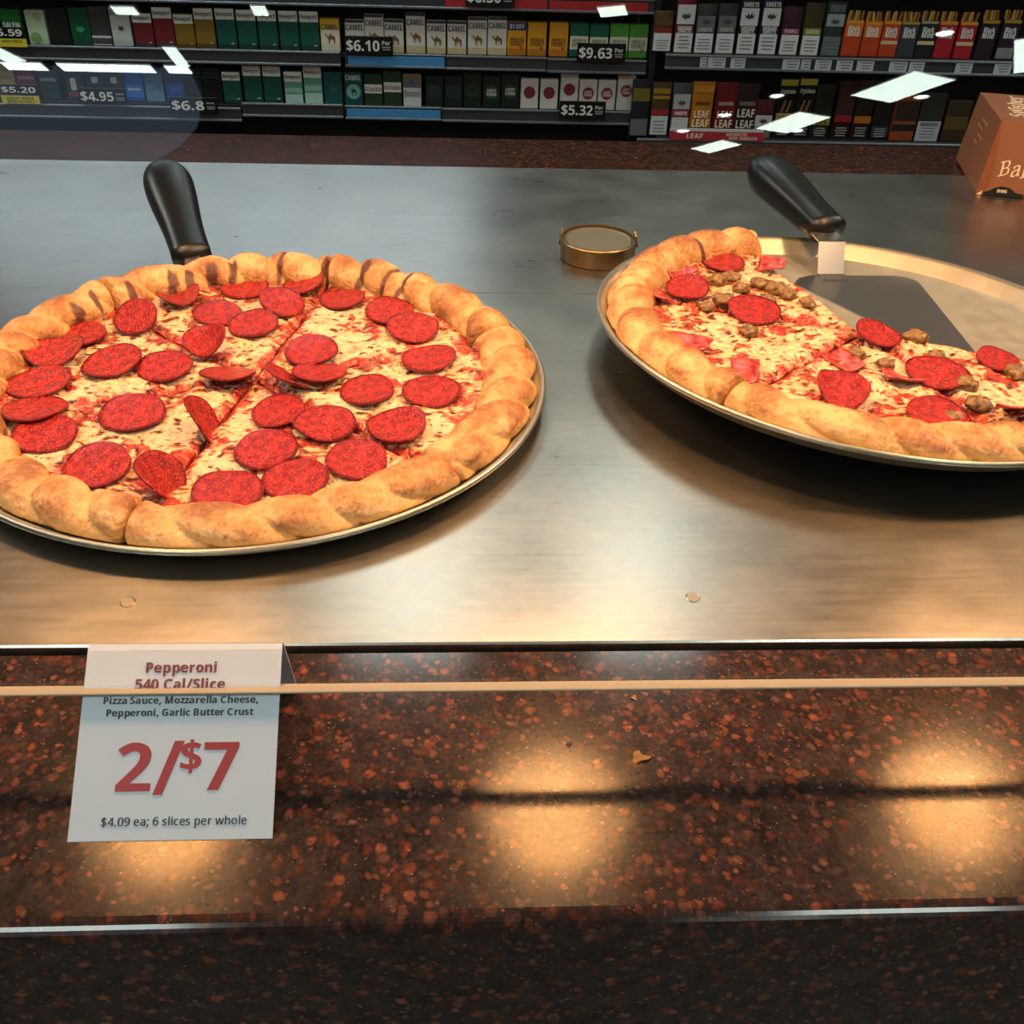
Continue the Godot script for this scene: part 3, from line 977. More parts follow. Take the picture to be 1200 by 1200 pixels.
func room() -> void:
	structure("floor", cbox(10.4, 0.1, 13.8), M.floor, Vector3(0, -0.05, 2.8), "brown tiled shop floor", "floor")
	structure("ceiling", cbox(10.4, 0.1, 13.8), M.ceiling, Vector3(0, T + CEIL + 0.05, 2.8), "grey shop ceiling", "ceiling")
	var hh := T + CEIL
	structure("wall_back", cbox(10.2, hh, 0.1), M.wall, Vector3(0, hh / 2, -3.95), "grey wall behind the racks", "wall")
	structure("wall_front", cbox(10.2, hh, 0.1), M.wall_far, Vector3(0, hh / 2, 9.55), "wall behind the customer", "wall")
	structure("wall_left", cbox(0.1, hh, 13.6), M.wall_far, Vector3(-5.15, hh / 2, 2.8), "side wall of the shop beyond the rack", "wall")
	structure("wall_right", cbox(0.1, hh, 13.6), M.wall_far, Vector3(5.15, hh / 2, 2.8), "side wall of the shop past the carton", "wall")

# ---------------------------------------------------------------- racks of packs behind the counter
# kind, x, height (metres); the base of a row is the shelf
const UPPER = [["leaf_top", -1.177, 0.083], ["mint_dot", -1.113, 0.083], ["charcoal", -1.055, 0.089], ["emerald", -1.000, 0.091], ["barcode", -0.948, 0.096], ["silver", -0.894, 0.096], ["red", -0.836, 0.082], ["red", -0.782, 0.098], ["gold", -0.728, 0.082], ["gold", -0.674, 0.098],
	["green", -0.618, 0.099], ["green", -0.563, 0.097], ["green", -0.508, 0.097], ["green", -0.452, 0.097], ["green", -0.397, 0.097], ["sun", -0.343, 0.080], ["cream", -0.277, 0.078], ["cream", -0.225, 0.093], ["cream", -0.172, 0.081], ["cream", -0.114, 0.099], ["cream", -0.059, 0.081], ["cream", -0.003, 0.081],
	["cream", 0.052, 0.092], ["cream", 0.106, 0.094], ["amber_sticker", 0.159, 0.083], ["amber", 0.214, 0.083], ["amber", 0.273, 0.084], ["teal_top", 0.329, 0.084], ["teal_top", 0.383, 0.082], ["lime_top", 0.438, 0.084], ["lime_top", 0.491, 0.084]]
const LOWER = [["straw", -1.227, 0.088], ["wine", -1.172, 0.088], ["moss", -1.114, 0.088], ["slate_stripe", -1.043, 0.078], ["slate", -0.989, 0.080], ["slate", -0.938, 0.080], ["royal", -0.886, 0.092], ["pale_blue", -0.832, 0.087], ["navy", -0.776, 0.088], ["ink", -0.725, 0.09], ["ink", -0.674, 0.09], ["green", -0.621, 0.080],
	["green", -0.564, 0.098], ["green", -0.510, 0.098], ["mint", -0.453, 0.084], ["mint", -0.399, 0.100], ["teal_dark", -0.345, 0.085], ["teal", -0.289, 0.086], ["band", -0.234, 0.082], ["band", -0.181, 0.092], ["tan_blue", -0.127, 0.083], ["ring", -0.066, 0.081], ["ring", -0.013, 0.081], ["ring", 0.040, 0.090], ["ring_white", 0.093, 0.083], ["ring_white", 0.145, 0.090],
	["disc", 0.199, 0.079], ["disc", 0.254, 0.079], ["disc", 0.310, 0.097], ["disc_text", 0.363, 0.080], ["disc_text", 0.416, 0.080], ["disc_text", 0.470, 0.095]]
const R_UPPER = [["p_gold", 0.548, 0.100], ["p_red", 0.606, 0.139], ["p_grey", 0.662, 0.119], ["p_grey", 0.719, 0.121], ["p_blue", 0.777, 0.144], ["p_violet", 0.836, 0.146], ["p_maroon", 0.895, 0.117], ["p_olive", 0.953, 0.128], ["p_frost", 1.011, 0.132],
	["b_orange", 1.065, 0.089], ["b_orange", 1.117, 0.087], ["b_orange_cream", 1.168, 0.089], ["b_grey", 1.218, 0.089], ["b_black_cream", 1.269, 0.092], ["b_red", 1.322, 0.092], ["b_red_cream", 1.378, 0.092], ["b_purple", 1.437, 0.098], ["b_purple_label", 1.496, 0.100]]
const R_LOWER = [["q_black", 0.507, 0.148], ["q_stripe", 0.564, 0.141], ["q_crest", 0.622, 0.141], ["l_orange", 0.681, 0.145], ["l_red", 0.747, 0.145], ["l_maroon", 0.807, 0.143], ["q_maroon", 0.860, 0.101], ["o_black", 0.917, 0.160], ["o_black", 0.971, 0.163], ["o_olive", 1.026, 0.144], ["o_red", 1.087, 0.155], ["o_brown", 1.143, 0.158], ["o_dark", 1.200, 0.148], ["x_orange", 1.264, 0.120], ["x_label", 1.337, 0.129], ["x_brown", 1.414, 0.111]]

# body colour, bands [from, to, colour] as shares of the height, print [text, font, height share, width share, colour], look
var KINDS := {}
func kinds() -> void:
	var bk := "101012"
	var W := "e2e3de"
	var nw := func(c: String, low: String) -> Array: return [c, [[0.73, 1.0, W], [0.0, 0.12, low]], [["Newport", F_BOLD, 0.85, 0.80, bk]]]
	KINDS = {
		"leaf_top": ["1f6a2f", [[0.0, 0.36, "17481f"]], [["SALEM", F_BOLD, 0.56, 0.78, W]], "green cigarette pack with white lettering"],
		"mint_dot": ["b4c3a8", [], [], "pale mint cigarette pack with a round green dot"],
		"charcoal": ["17181a", [], [], "plain charcoal cigarette pack"],
		"emerald": ["12502f", [], [], "emerald cigarette pack with a spiky light emblem"],
		"barcode": ["3b3c3d", [[0.02, 0.26, "c9cac6"], [0.05, 0.21, "4a4a48"]], [], "dark grey cigarette pack with a white label at the foot"],
		"silver": ["b9bdb8", [[0.80, 0.92, "8f9490"]], [], "silver grey cigarette pack with a dark emblem"],
		"red": nw.call("6d1d26", "463034") + ["maroon cigarette pack with a white top"],
		"gold": nw.call("7d611c", "5a4613") + ["mustard gold cigarette pack with a white top"],
		"green": nw.call("0f4f45", "0a3a33") + ["deep green cigarette pack with a white top"],
		"mint": ["5f9e8d", [[0.70, 1.0, W], [0.36, 0.5, "8fbfb0"], [0.0, 0.3, "a9c9bf"]], [["Newport", F_BOLD, 0.83, 0.80, bk]], "light mint striped cigarette pack with a white top"],
		"sun": ["ddb12a", [[0.0, 0.66, "d9d3c2"]], [["CAMEL", F_BOLD, 0.76, 0.8, "23305e"]], "yellow-topped cream cigarette pack with a brown beast"],
		"cream": ["d3d0c6", [[0.93, 1.0, "262a4c"], [0.0, 0.2, "cbb994"]], [["CAMEL", F_BOLD, 0.78, 0.86, "2a3560"]], "cream cigarette pack with a brown beast and navy lettering"],
		"amber_sticker": ["dd9b1f", [[0.0, 0.22, "b9761a"], [0.76, 1.0, "20306f"]], [["$1 OFF", F_BOLD, 0.88, 0.72, W], ["AMERICAN", F_SERIFB, 0.50, 0.72, "4a2a10"], ["SPIRIT", F_SERIFB, 0.37, 0.72, "4a2a10"]], "amber cigarette pack with a blue coupon sticker"],
		"amber": ["dd9b1f", [[0.0, 0.22, "b9761a"]], [["AMERICAN", F_SERIFB, 0.50, 0.72, "4a2a10"], ["SPIRIT", F_SERIFB, 0.37, 0.72, "4a2a10"]], "amber cigarette pack with dark lettering"],
		"teal_top": ["17634f", [[0.22, 0.62, "d3d2bd"]], [["AMERICAN", F_SERIFB, 0.50, 0.72, "2a3a2a"], ["SPIRIT", F_SERIFB, 0.37, 0.72, "2a3a2a"]], "dark teal cigarette pack with a cream belt"],
		"lime_top": ["4f9a3a", [[0.22, 0.62, "d3d2bd"]], [["AMERICAN", F_SERIFB, 0.50, 0.72, "2a3a2a"], ["SPIRIT", F_SERIFB, 0.37, 0.72, "2a3a2a"]], "lime green cigarette pack with a cream belt"],
		"straw": ["a88b52", [[0.8, 1.0, "8f7338"]], [["SONOMA", F_SERIFB, 0.62, 0.75, "6f5a2c"]], "straw coloured cigarette pack"],
		"wine": ["6a2142", [[0.8, 1.0, "501530"]], [["SONOMA", F_SERIFB, 0.62, 0.8, "c9a9b5"]], "wine red cigarette pack with pale lettering"],
		"moss": ["25392c", [], [["SONOMA", F_SERIFB, 0.58, 0.8, "b5c0b8"]], "dark moss green cigarette pack with pale lettering"],
		"slate_stripe": ["2c3036", [[0.1, 0.24, "7a3340"]], [], "slate cigarette pack with an upright white label"],
		"slate": ["2c3036", [], [], "slate cigarette pack with a small white square"],
		"royal": ["1f4fae", [[0.8, 1.0, "16307e"], [0.1, 0.45, "2f6fc4"]], [["Maverick", F_BOLD, 0.34, 0.6, W]], "bright royal blue cigarette pack"],
		"pale_blue": ["3d6586", [[0.0, 0.5, "587f9d"]], [], "pale steel blue cigarette pack"],
		"navy": ["1b4b96", [[0.55, 1.0, "16243f"]], [], "navy and blue cigarette pack"],
		"ink": ["0c0e10", [[0.7, 0.76, "16352c"], [0.82, 0.86, "16352c"]], [], "black cigarette pack with faint green lines"],
		"teal_dark": ["0f5150", [], [], "dark teal cigarette pack with a faint beast"],
		"teal": ["0d4a48", [], [["CAMEL", F_BOLD, 0.84, 0.8, W]], "teal cigarette pack with a pale round medallion"],
		"band": ["1f3d22", [[0.40, 0.68, W]], [["Kizukis", F_SERIFB, 0.54, 0.86, "1c2c1c"]], "dark green cigarette pack with a white belt"],
		"tan_blue": ["c9cccb", [[0.62, 1.0, "7b6a55"], [0.60, 0.64, "2a55b5"]], [["Bonni", F_SERIF, 0.42, 0.84, "4a525c"]], "white cigarette pack with a tan top and blue peak"],
		"ring": ["10201b", [], [], "black cigarette pack with a faint green ring"],
		"ring_white": ["10201b", [], [["LUCKY", F_BOLD, 0.56, 0.46, W], ["STRIKE", F_BOLD, 0.44, 0.5, W]], "black cigarette pack with white words in a green ring"],
		"disc": ["d2d0cc", [], [], "white cigarette pack with a plain dark red disc"],
		"disc_text": ["d2d0cc", [], [["LUCKY", F_BOLD, 0.60, 0.40, W], ["STRIKE", F_BOLD, 0.50, 0.44, W]], "white cigarette pack with a lettered red disc"],
		"p_gold": ["4a3517", [[0.64, 0.85, "55401c"], [0.46, 0.60, "7a1f26"], [0.02, 0.46, "cfd2d3"]], [], "brown gold cigar pouch with a white warning label"],
		"p_red": ["6b1524", [[0.0, 0.34, "cfd2d3"], [0.36, 0.47, "6a1d22"], [0.50, 0.84, "c9cacb"]], [["SWISHER", F_BOLD, 0.435, 0.66, W], ["SWEETS", F_BOLD, 0.385, 0.6, W]], "red cigar pouch with a white crest panel"],
		"p_grey": ["34363a", [[0.0, 0.40, "cfd2d3"], [0.42, 0.76, "63666a"]], [["SWEETS", F_BOLD, 0.48, 0.6, "b4b6b8"]], "grey cigar pouch with a white warning label"],
		"p_blue": ["1d2036", [[0.0, 0.34, "cfd2d3"], [0.48, 0.78, "c9cacb"]], [["SWISHER", F_BOLD, 0.44, 0.66, W], ["SWEETS", F_BOLD, 0.38, 0.6, W], ["SWEETS", F_BOLD, 0.84, 0.7, W]], "navy cigar pouch with a white crest panel"],
		"p_violet": ["2c1f52", [[0.0, 0.34, "cfd2d3"], [0.34, 0.47, "20222a"], [0.48, 0.78, "c9cacb"]], [["SWISHER", F_BOLD, 0.44, 0.66, W], ["SWEETS", F_BOLD, 0.38, 0.6, W], ["SWEETS", F_BOLD, 0.84, 0.7, W]], "violet cigar pouch with a white crest panel"],
		"p_maroon": ["3c2029", [[0.0, 0.42, "cfd2d3"], [0.43, 0.55, "7a2a4a"]], [["PURPLE", F_BOLD, 0.50, 0.6, "d8c0c8"]], "maroon cigar pouch with a white warning label"],
		"p_olive": ["3f3a1b", [[0.0, 0.38, "cfd2d3"], [0.39, 0.52, "77803a"]], [["GREEN", F_BOLD, 0.455, 0.6, "d0d2a8"]], "olive cigar pouch with a white warning label"],
		"p_frost": ["2f3a3c", [[0.55, 0.78, "8f9a9d"], [0.0, 0.36, "5d6a6b"]], [["SWISHER", F_BOLD, 0.92, 0.7, "7e898b"], ["SWEETS", F_BOLD, 0.86, 0.65, "7e898b"]], "frosty grey green cigar pouch"],
		"b_orange": ["b8401c", [[0.92, 1.0, "c78f22"], [0.55, 0.92, "c9661d"]], [["Black", F_BOLD, 0.80, 0.6, W], ["Mild", F_BOLD, 0.66, 0.6, W]], "orange cigar carton with gold-wrapped cigars on top"],
		"b_orange_cream": ["b8401c", [[0.92, 1.0, "c78f22"], [0.36, 0.46, "c9b48a"]], [["Black", F_BOLD, 0.78, 0.6, W], ["Mild", F_BOLD, 0.64, 0.6, W]], "orange cigar carton with a cream belt"],
		"b_grey": ["3a3b41", [[0.93, 1.0, "b08d25"]], [["Black", F_BOLD, 0.78, 0.6, W], ["Mild", F_BOLD, 0.64, 0.6, W]], "dark grey cigar carton with a gold upper edge"],
		"b_black_cream": ["202124", [[0.36, 0.46, "c9b48a"], [0.93, 1.0, "9b9486"]], [["Black", F_BOLD, 0.78, 0.6, W], ["Mild", F_BOLD, 0.64, 0.6, W]], "black cigar carton with a cream belt"],
		"b_red": ["a8202c", [[0.92, 1.0, "c78f22"]], [["Black", F_BOLD, 0.78, 0.6, W], ["Mild", F_BOLD, 0.64, 0.6, W]], "red cigar carton with a gold upper edge"],
		"b_red_cream": ["a8202c", [[0.36, 0.46, "c9b48a"], [0.92, 1.0, "c78f22"]], [["Black", F_BOLD, 0.78, 0.6, W], ["Mild", F_BOLD, 0.64, 0.6, W]], "red cigar carton with a cream belt"],
		"b_purple": ["2a1727", [[0.92, 1.0, "a08325"]], [["Black", F_BOLD, 0.76, 0.6, W], ["Mild", F_BOLD, 0.62, 0.6, W]], "dark purple cigar carton with a gold upper edge"],
		"b_purple_label": ["2a1727", [[0.92, 1.0, "a08325"], [0.03, 0.30, "7e7f80"]], [["Black", F_BOLD, 0.76, 0.6, W], ["Mild", F_BOLD, 0.62, 0.6, W]], "dark purple cigar carton with a grey label"],
		"q_black": ["1f2126", [[0.62, 0.85, "6e661a"], [0.0, 0.30, "5e6266"]], [], "black and dull yellow cigar pouch beside the last white pack"],
		"q_stripe": ["4a3a26", [[0.80, 0.90, "a0761f"], [0.70, 0.76, "a0761f"], [0.40, 0.50, "96212f"], [0.02, 0.38, "bcc1c3"]], [], "cigar pouch with yellow stripes, red belt and white label"],
		"q_crest": ["4a4c50", [[0.52, 0.80, "a9abac"], [0.38, 0.50, "a02a3a"], [0.0, 0.36, "c0c2c4"]], [["SWEETS", F_BOLD, 0.44, 0.6, W]], "grey cigar pouch with a crest and a red belt"],
		"l_orange": ["b5741a", [[0.0, 0.17, "17181a"], [0.82, 0.94, "d08f22"]], [["SWISHER", F_BOLD, 0.62, 0.62, "2a2014"], ["LEAF", F_BOLD, 0.42, 0.62, "e6dcc6"], ["LEAF", F_BOLD, 0.25, 0.70, "e6dcc6"]], "orange leaf cigar pouch above the red banner"],
		"l_red": ["6f1523", [[0.0, 0.17, "17181a"]], [["SWISHER", F_BOLD, 0.62, 0.62, "b8b0a0"], ["LEAF", F_BOLD, 0.42, 0.62, "e0d8ca"], ["LEAF", F_BOLD, 0.25, 0.70, "e0d8ca"]], "crimson leaf cigar pouch above the red banner"],
		"l_maroon": ["2f1c1f", [[0.0, 0.17, "17181a"]], [["SWISHER", F_BOLD, 0.64, 0.66, "8e8480"], ["LEAF", F_BOLD, 0.46, 0.72, "d6cec2"], ["LEAF", F_BOLD, 0.25, 0.72, "d6cec2"]], "dark maroon leaf cigar pouch above the red banner"],
		"q_maroon": ["4c1a25", [[0.0, 0.28, "6b6d70"], [0.30, 0.60, "b4b6b7"]], [], "short maroon cigar pouch with a crest"],
		"o_black": ["0f1011", [[0.26, 0.42, "b59a2a"], [0.88, 0.98, "9c9226"]], [["Optimo", F_SERIFB, 0.78, 0.72, "d6d0c4"], ["2/99¢", F_BOLD, 0.34, 0.8, "2a2412"]], "black cigar pouch with yellow price flashes"],
		"o_olive": ["1b1d14", [[0.26, 0.42, "8f8428"]], [["99¢", F_BOLD, 0.34, 0.6, "2a2412"]], "dark olive cigar pouch with a dull yellow flash"],
		"o_red": ["28100f", [[0.30, 0.42, "8a1622"], [0.44, 0.9, "3b1714"]], [], "dark red brown cigar pouch"],
		"o_brown": ["241712", [[0.28, 0.40, "a3601a"]], [], "dark brown cigar pouch with an orange flash"],
		"o_dark": ["1c1812", [[0.05, 0.24, "2e3133"]], [], "nearly black cigar pouch under the rail"],
		"x_orange": ["8a3f22", [[0.22, 0.38, "191512"], [0.45, 0.9, "2a1d14"]], [], "open orange brown cigar box"],
		"x_label": ["2b2a26", [[0.0, 0.42, "a7acb2"]], [["WARNING", F_BOLD, 0.36, 0.7, "3a3c40"]], "dark cigar box with a pale warning label"],
		"x_brown": ["3a2a18", [[0.3, 0.6, "57401c"]], [], "brown cigar box beside the cardboard carton"],
	}

const CAMEL_SHAPE = [Vector2(-0.9, 0.62), Vector2(-0.7, 0.75), Vector2(-0.55, 0.60), Vector2(-0.42, 0.25), Vector2(-0.25, 0.45), Vector2(-0.02, 0.85), Vector2(0.22, 0.48), Vector2(0.5, 0.36), Vector2(0.68, 0.0), Vector2(0.60, -0.85), Vector2(0.48, -0.85), Vector2(0.40, -0.12), Vector2(-0.10, -0.15), Vector2(-0.18, -0.85), Vector2(-0.30, -0.85), Vector2(-0.34, -0.05), Vector2(-0.60, 0.20), Vector2(-0.70, 0.50)]
const SAIL_SHAPE = [Vector2(-1, -0.3), Vector2(-0.2, 0.35), Vector2(0.9, 0.55), Vector2(0.75, -0.5), Vector2(0.4, 0.0)]
const SPIKE_SHAPE = [Vector2(-0.9, 0.5), Vector2(-0.45, 0.1), Vector2(-0.4, 0.9), Vector2(0, 0.2), Vector2(0.4, 0.9), Vector2(0.45, 0.1), Vector2(0.9, 0.5), Vector2(0.6, -0.5), Vector2(0.2, -0.4), Vector2(0, -0.9), Vector2(-0.2, -0.4), Vector2(-0.6, -0.5)]

func shape_mesh(name_: String, pts: Array) -> Mesh:
	if not meshes.has(name_):
		meshes[name_] = prism(PackedVector2Array(pts), 1.0)
	return meshes[name_]

func round_mesh() -> Mesh:
	if not meshes.has("round"):
		var p := []
		for k in 22:
			p.append(Vector2(cos(k * TAU / 22.0), sin(k * TAU / 22.0)))
		meshes["round"] = prism(PackedVector2Array(p), 1.0)
	return meshes["round"]

func mark(o: Node3D, mesh: Mesh, col: String, x: float, y: float, z: float, s: float, sy := 0.0, called := "emblem") -> void:
	part(o, called, mesh, H(col), Vector3(x, y, z), Basis.from_scale(Vector3(s, sy if sy > 0.0 else s, 0.0005)))

func pillow() -> Mesh:
	if not meshes.has("pillow"):
		var st := begin()
		for s in [1.0, -1.0]:
			var f := func(u: float, v: float) -> Vector3:
				var bulge := pow(sin(PI * clampf(u, 0, 1)), 0.45) * pow(sin(PI * clampf(v * 0.96 + 0.02, 0, 1)), 0.35)
				var pinch := 1.0 - 0.06 * sin(PI * v)
				return Vector3((u - 0.5) * pinch, v, s * (0.06 + 0.44 * bulge))
			st.set_smooth_group(0)
			surf(st, 10, 12, f, s > 0)
		meshes["pillow"] = finish(st)
	return meshes["pillow"]

const ORD = ["first", "second", "third", "fourth", "fifth", "sixth", "seventh", "eighth", "ninth"]

func packs(list: Array, base: float, d: float, w: float, where: String, called: String, category: String, pouch: bool) -> void:
	var total := {}
	var seen := {}
	for p in list:
		total[p[0]] = total.get(p[0], 0) + 1
	for i in list.size():
		var p: Array = list[i]
		var k: Array = KINDS[p[0]]
		var label: String = k[3] + ", " + where
		if total[p[0]] > 1:
			label = "%s %s from left, %s" % [ORD[seen.get(p[0], 0)], k[3], where]
		seen[p[0]] = seen.get(p[0], 0) + 1
		var is_box: bool = pouch and (p[0].begins_with("b_") or p[0].begins_with("x_"))
		var nm := called if not is_box else "cigar_box"
		var h: float = p[2]
		var ww := w
		if pouch:
			ww = 0.0535 if not p[0].begins_with("l_") else 0.063
			if p[0].begins_with("x_"):
				ww = 0.068
			if is_box and p[0].begins_with("b_"):
				ww = 0.048
		var yaw := rng.randf_range(-0.03, 0.03)
		var o := thing(nm, label, category, V(p[1], base + 0.0005, d + 0.012), Basis(Vector3.UP, yaw), where)
		var z := 0.011
		var soft := pouch and not is_box
		if soft:
			part(o, "body", pillow(), H(k[0], 0.32), Vector3.ZERO, Basis.from_scale(Vector3(ww, h, 0.014)))
			z = 0.0072
			part(o, "seal", cbox(ww * 0.96, h * 0.035, 0.002), H(k[0], 0.3), Vector3(0, h * 0.985, 0))
		else:
			part(o, "body", cbox(ww, h, 0.022, 0.0012), H(k[0], 0.4), Vector3(0, h / 2, 0))
		var lift := 0.0
		for b in k[1]:
			lift += 0.00015
			part(o, "band", cbox(ww * (0.97 if not soft else 0.88), h * (b[1] - b[0]), 0.0008, 0.0002), H(b[2], 0.45), Vector3(0, h * (b[0] + b[1]) / 2, z + lift))
		var zt := z + 0.0006 + lift
		for t in k[2]:
			lettering(o, t[0], t[1], ww * t[3] * 1.08, -1.35, H(t[4]), Vector3(0, h * t[2], zt))
		match p[0]:
			"red", "gold", "green", "mint":
				mark(o, shape_mesh("sail", SAIL_SHAPE), "d0d2ce", ww * 0.27, h * 0.13, zt - 0.0002, 0.0045)
			"sun", "cream":
				mark(o, shape_mesh("camel", CAMEL_SHAPE), "7a4a24", ww * 0.02, h * 0.40, zt, ww * 0.36, ww * 0.30)
			"teal_dark":
				mark(o, shape_mesh("camel", CAMEL_SHAPE), "3a6660", ww * 0.02, h * 0.48, zt, ww * 0.26, ww * 0.24)
			"teal":
				mark(o, round_mesh(), "6fa8a0", 0, h * 0.42, zt, ww * 0.40)
				mark(o, shape_mesh("camel", CAMEL_SHAPE), "0c3a38", 0.0, h * 0.42, zt + 0.0005, ww * 0.24)
			"emerald":
				mark(o, shape_mesh("spike", SPIKE_SHAPE), "2f9a6a", 0, h * 0.44, zt, ww * 0.27, ww * 0.22)
			"silver":
				mark(o, shape_mesh("spike", SPIKE_SHAPE), "2a2f2c", 0, h * 0.47, zt, ww * 0.18)
			"mint_dot":
				mark(o, round_mesh(), "7d9c62", -ww * 0.12, h * 0.20, zt, ww * 0.28)
				mark(o, round_mesh(), "93ad7b", ww * 0.14, h * 0.82, zt, ww * 0.20)
			"slate_stripe":
				mark(o, cbox(2, 2, 2), "b9bdc0", -ww * 0.1, h * 0.52, zt, ww * 0.15, h * 0.20, "label")
			"slate":
				mark(o, cbox(2, 2, 2), "aeb4ba", 0, h * 0.66, zt, ww * 0.17, h * 0.10, "label")
			"pale_blue":
				mark(o, shape_mesh("sail", SAIL_SHAPE), "2f5f9a", ww * 0.1, h * 0.40, zt, ww * 0.3, h * 0.25)
			"navy":
				mark(o, shape_mesh("sail", SAIL_SHAPE), "2f62b5", 0, h * 0.35, zt, ww * 0.32, h * 0.2)
			"tan_blue":
				mark(o, shape_mesh("spike", SPIKE_SHAPE), "2a55b5", 0, h * 0.76, zt, ww * 0.16, h * 0.12)
			"amber", "amber_sticker", "teal_top", "lime_top":
				mark(o, shape_mesh("spike", SPIKE_SHAPE), "8a3a1c", ww * 0.24, h * 0.24, zt, ww * 0.10)
			"ring", "ring_white":
				mark(o, round_mesh(), "1d4433", 0, h * 0.50, zt - 0.0004, ww * 0.38)
				if p[0] == "ring":
					mark(o, round_mesh(), "13291f", 0, h * 0.50, zt + 0.0001, ww * 0.33)
			"disc", "disc_text":
				mark(o, round_mesh(), "7d1d2a", 0, h * 0.55, zt - 0.0004, ww * 0.33)
			"p_red", "p_blue", "p_violet":
				mark(o, shape_mesh("spike", SPIKE_SHAPE), "34363c", 0, h * 0.64, zt, ww * 0.28, ww * 0.2)
			"p_grey", "p_frost", "q_crest":
				mark(o, shape_mesh("spike", SPIKE_SHAPE), "3c3f44", 0, h * 0.64, zt, ww * 0.25, ww * 0.18)
			"q_maroon":
				mark(o, shape_mesh("spike", SPIKE_SHAPE), "55262e", 0, h * 0.45, zt, ww * 0.25, ww * 0.18)
		# warning labels carry rows of fine print
		if p[0].begins_with("p_") or p[0] == "q_stripe" or p[0] == "x_label" or p[0].begins_with("o_"):
			var dark_print: bool = not p[0].begins_with("o_")
			for r in 4:
				part(o, "print_line", cbox(ww * rng.randf_range(0.5, 0.68), h * 0.018, 0.0005), H("6d7478" if dark_print else "8e938f"), Vector3(0, h * (0.28 - r * 0.065 if dark_print else 0.20 - r * 0.045), zt + 0.0001))
		if p[0].begins_with("b_"):
			for c in 5:
				var cx := (c - 2) * ww * 0.19
				part(o, "cigar", lathe([Vector2(0.0042, 0.0), Vector2(0.0040, 0.020 + rng.randf() * 0.006), Vector2(0.0028, 0.027), Vector2(0, 0.027)], 8), H(["b58a3c", "8f5a26", "c59a48"][c % 3], 0.5), Vector3(cx, h - 0.004, -0.004 * (c % 2)), Basis(Vector3.BACK, rng.randf_range(-0.15, 0.15)))
		if p[0].begins_with("o_b") and p[0] == "o_black":
			for c in 2:
				part(o, "printed_cigar", cbox(ww * 0.12, h * 0.2, 0.0006), H("7a4f28"), Vector3((c - 0.5) * ww * 0.28, h * 0.54, zt), Basis(Vector3.BACK, -0.25))

func price_tag(text: String, x: float, y: float, d: float, w: float, h: float, small: String, label: String) -> void:
	var o := thing("price_tag", label, "price tag", V(x, y, d), Basis.IDENTITY, "price tags on the racks")
	part(o, "plate", cbox(w, h, 0.003, 0.0006), M.black)
	lettering(o, text, F_BOLD, w * (0.68 if small != "" else 0.86), h * 0.62, H("d9dad6"), Vector3(-w * (0.12 if small != "" else 0.0), 0, 0.0016))
	if small != "":
		lettering(o, small, F_BOLD, w * 0.17, 0.0, H("c9cac6"), Vector3(w * 0.36, h * 0.16, 0.0016))
		part(o, "print_line", cbox(w * 0.18, h * 0.05, 0.0005), H("9a9b98"), Vector3(w * 0.36, -h * 0.06, 0.0016))
		part(o, "print_line", cbox(w * 0.16, h * 0.05, 0.0005), H("9a9b98"), Vector3(w * 0.36, -h * 0.18, 0.0016))

func flash_label(text: Array, x: float, y: float, d: float, w: float, h: float, label: String) -> void:
	var o := thing("yellow_label", label, "label", V(x, y, d))
	part(o, "plate", cbox(w, h, 0.002, 0.0005), H("cdbf2a"))
	for k in text.size():
		lettering(o, text[k], F_BOLD, w * 0.72, h * 0.3, H("3a3612"), Vector3(0, h * (0.2 - 0.4 * k), 0.0011))

func rail(o: Node3D, x0: float, x1: float, top: float, d: float, h: float) -> void:
	# a price channel: lips above and below a recessed face
	var w := x1 - x0
	var n := part(o, "price_rail", cbox(w, h * 0.72, 0.004, 0.0006), M.rail_face, Vector3((x0 + x1) / 2, top - h / 2, -d))
	part(n, "lip", cbox(w, h * 0.14, 0.010, 0.001), M.rail, Vector3(0, h * 0.43, 0.002))
	part(n, "lip", cbox(w, h * 0.16, 0.012, 0.001), M.rail, Vector3(0, -h * 0.42, 0.003))

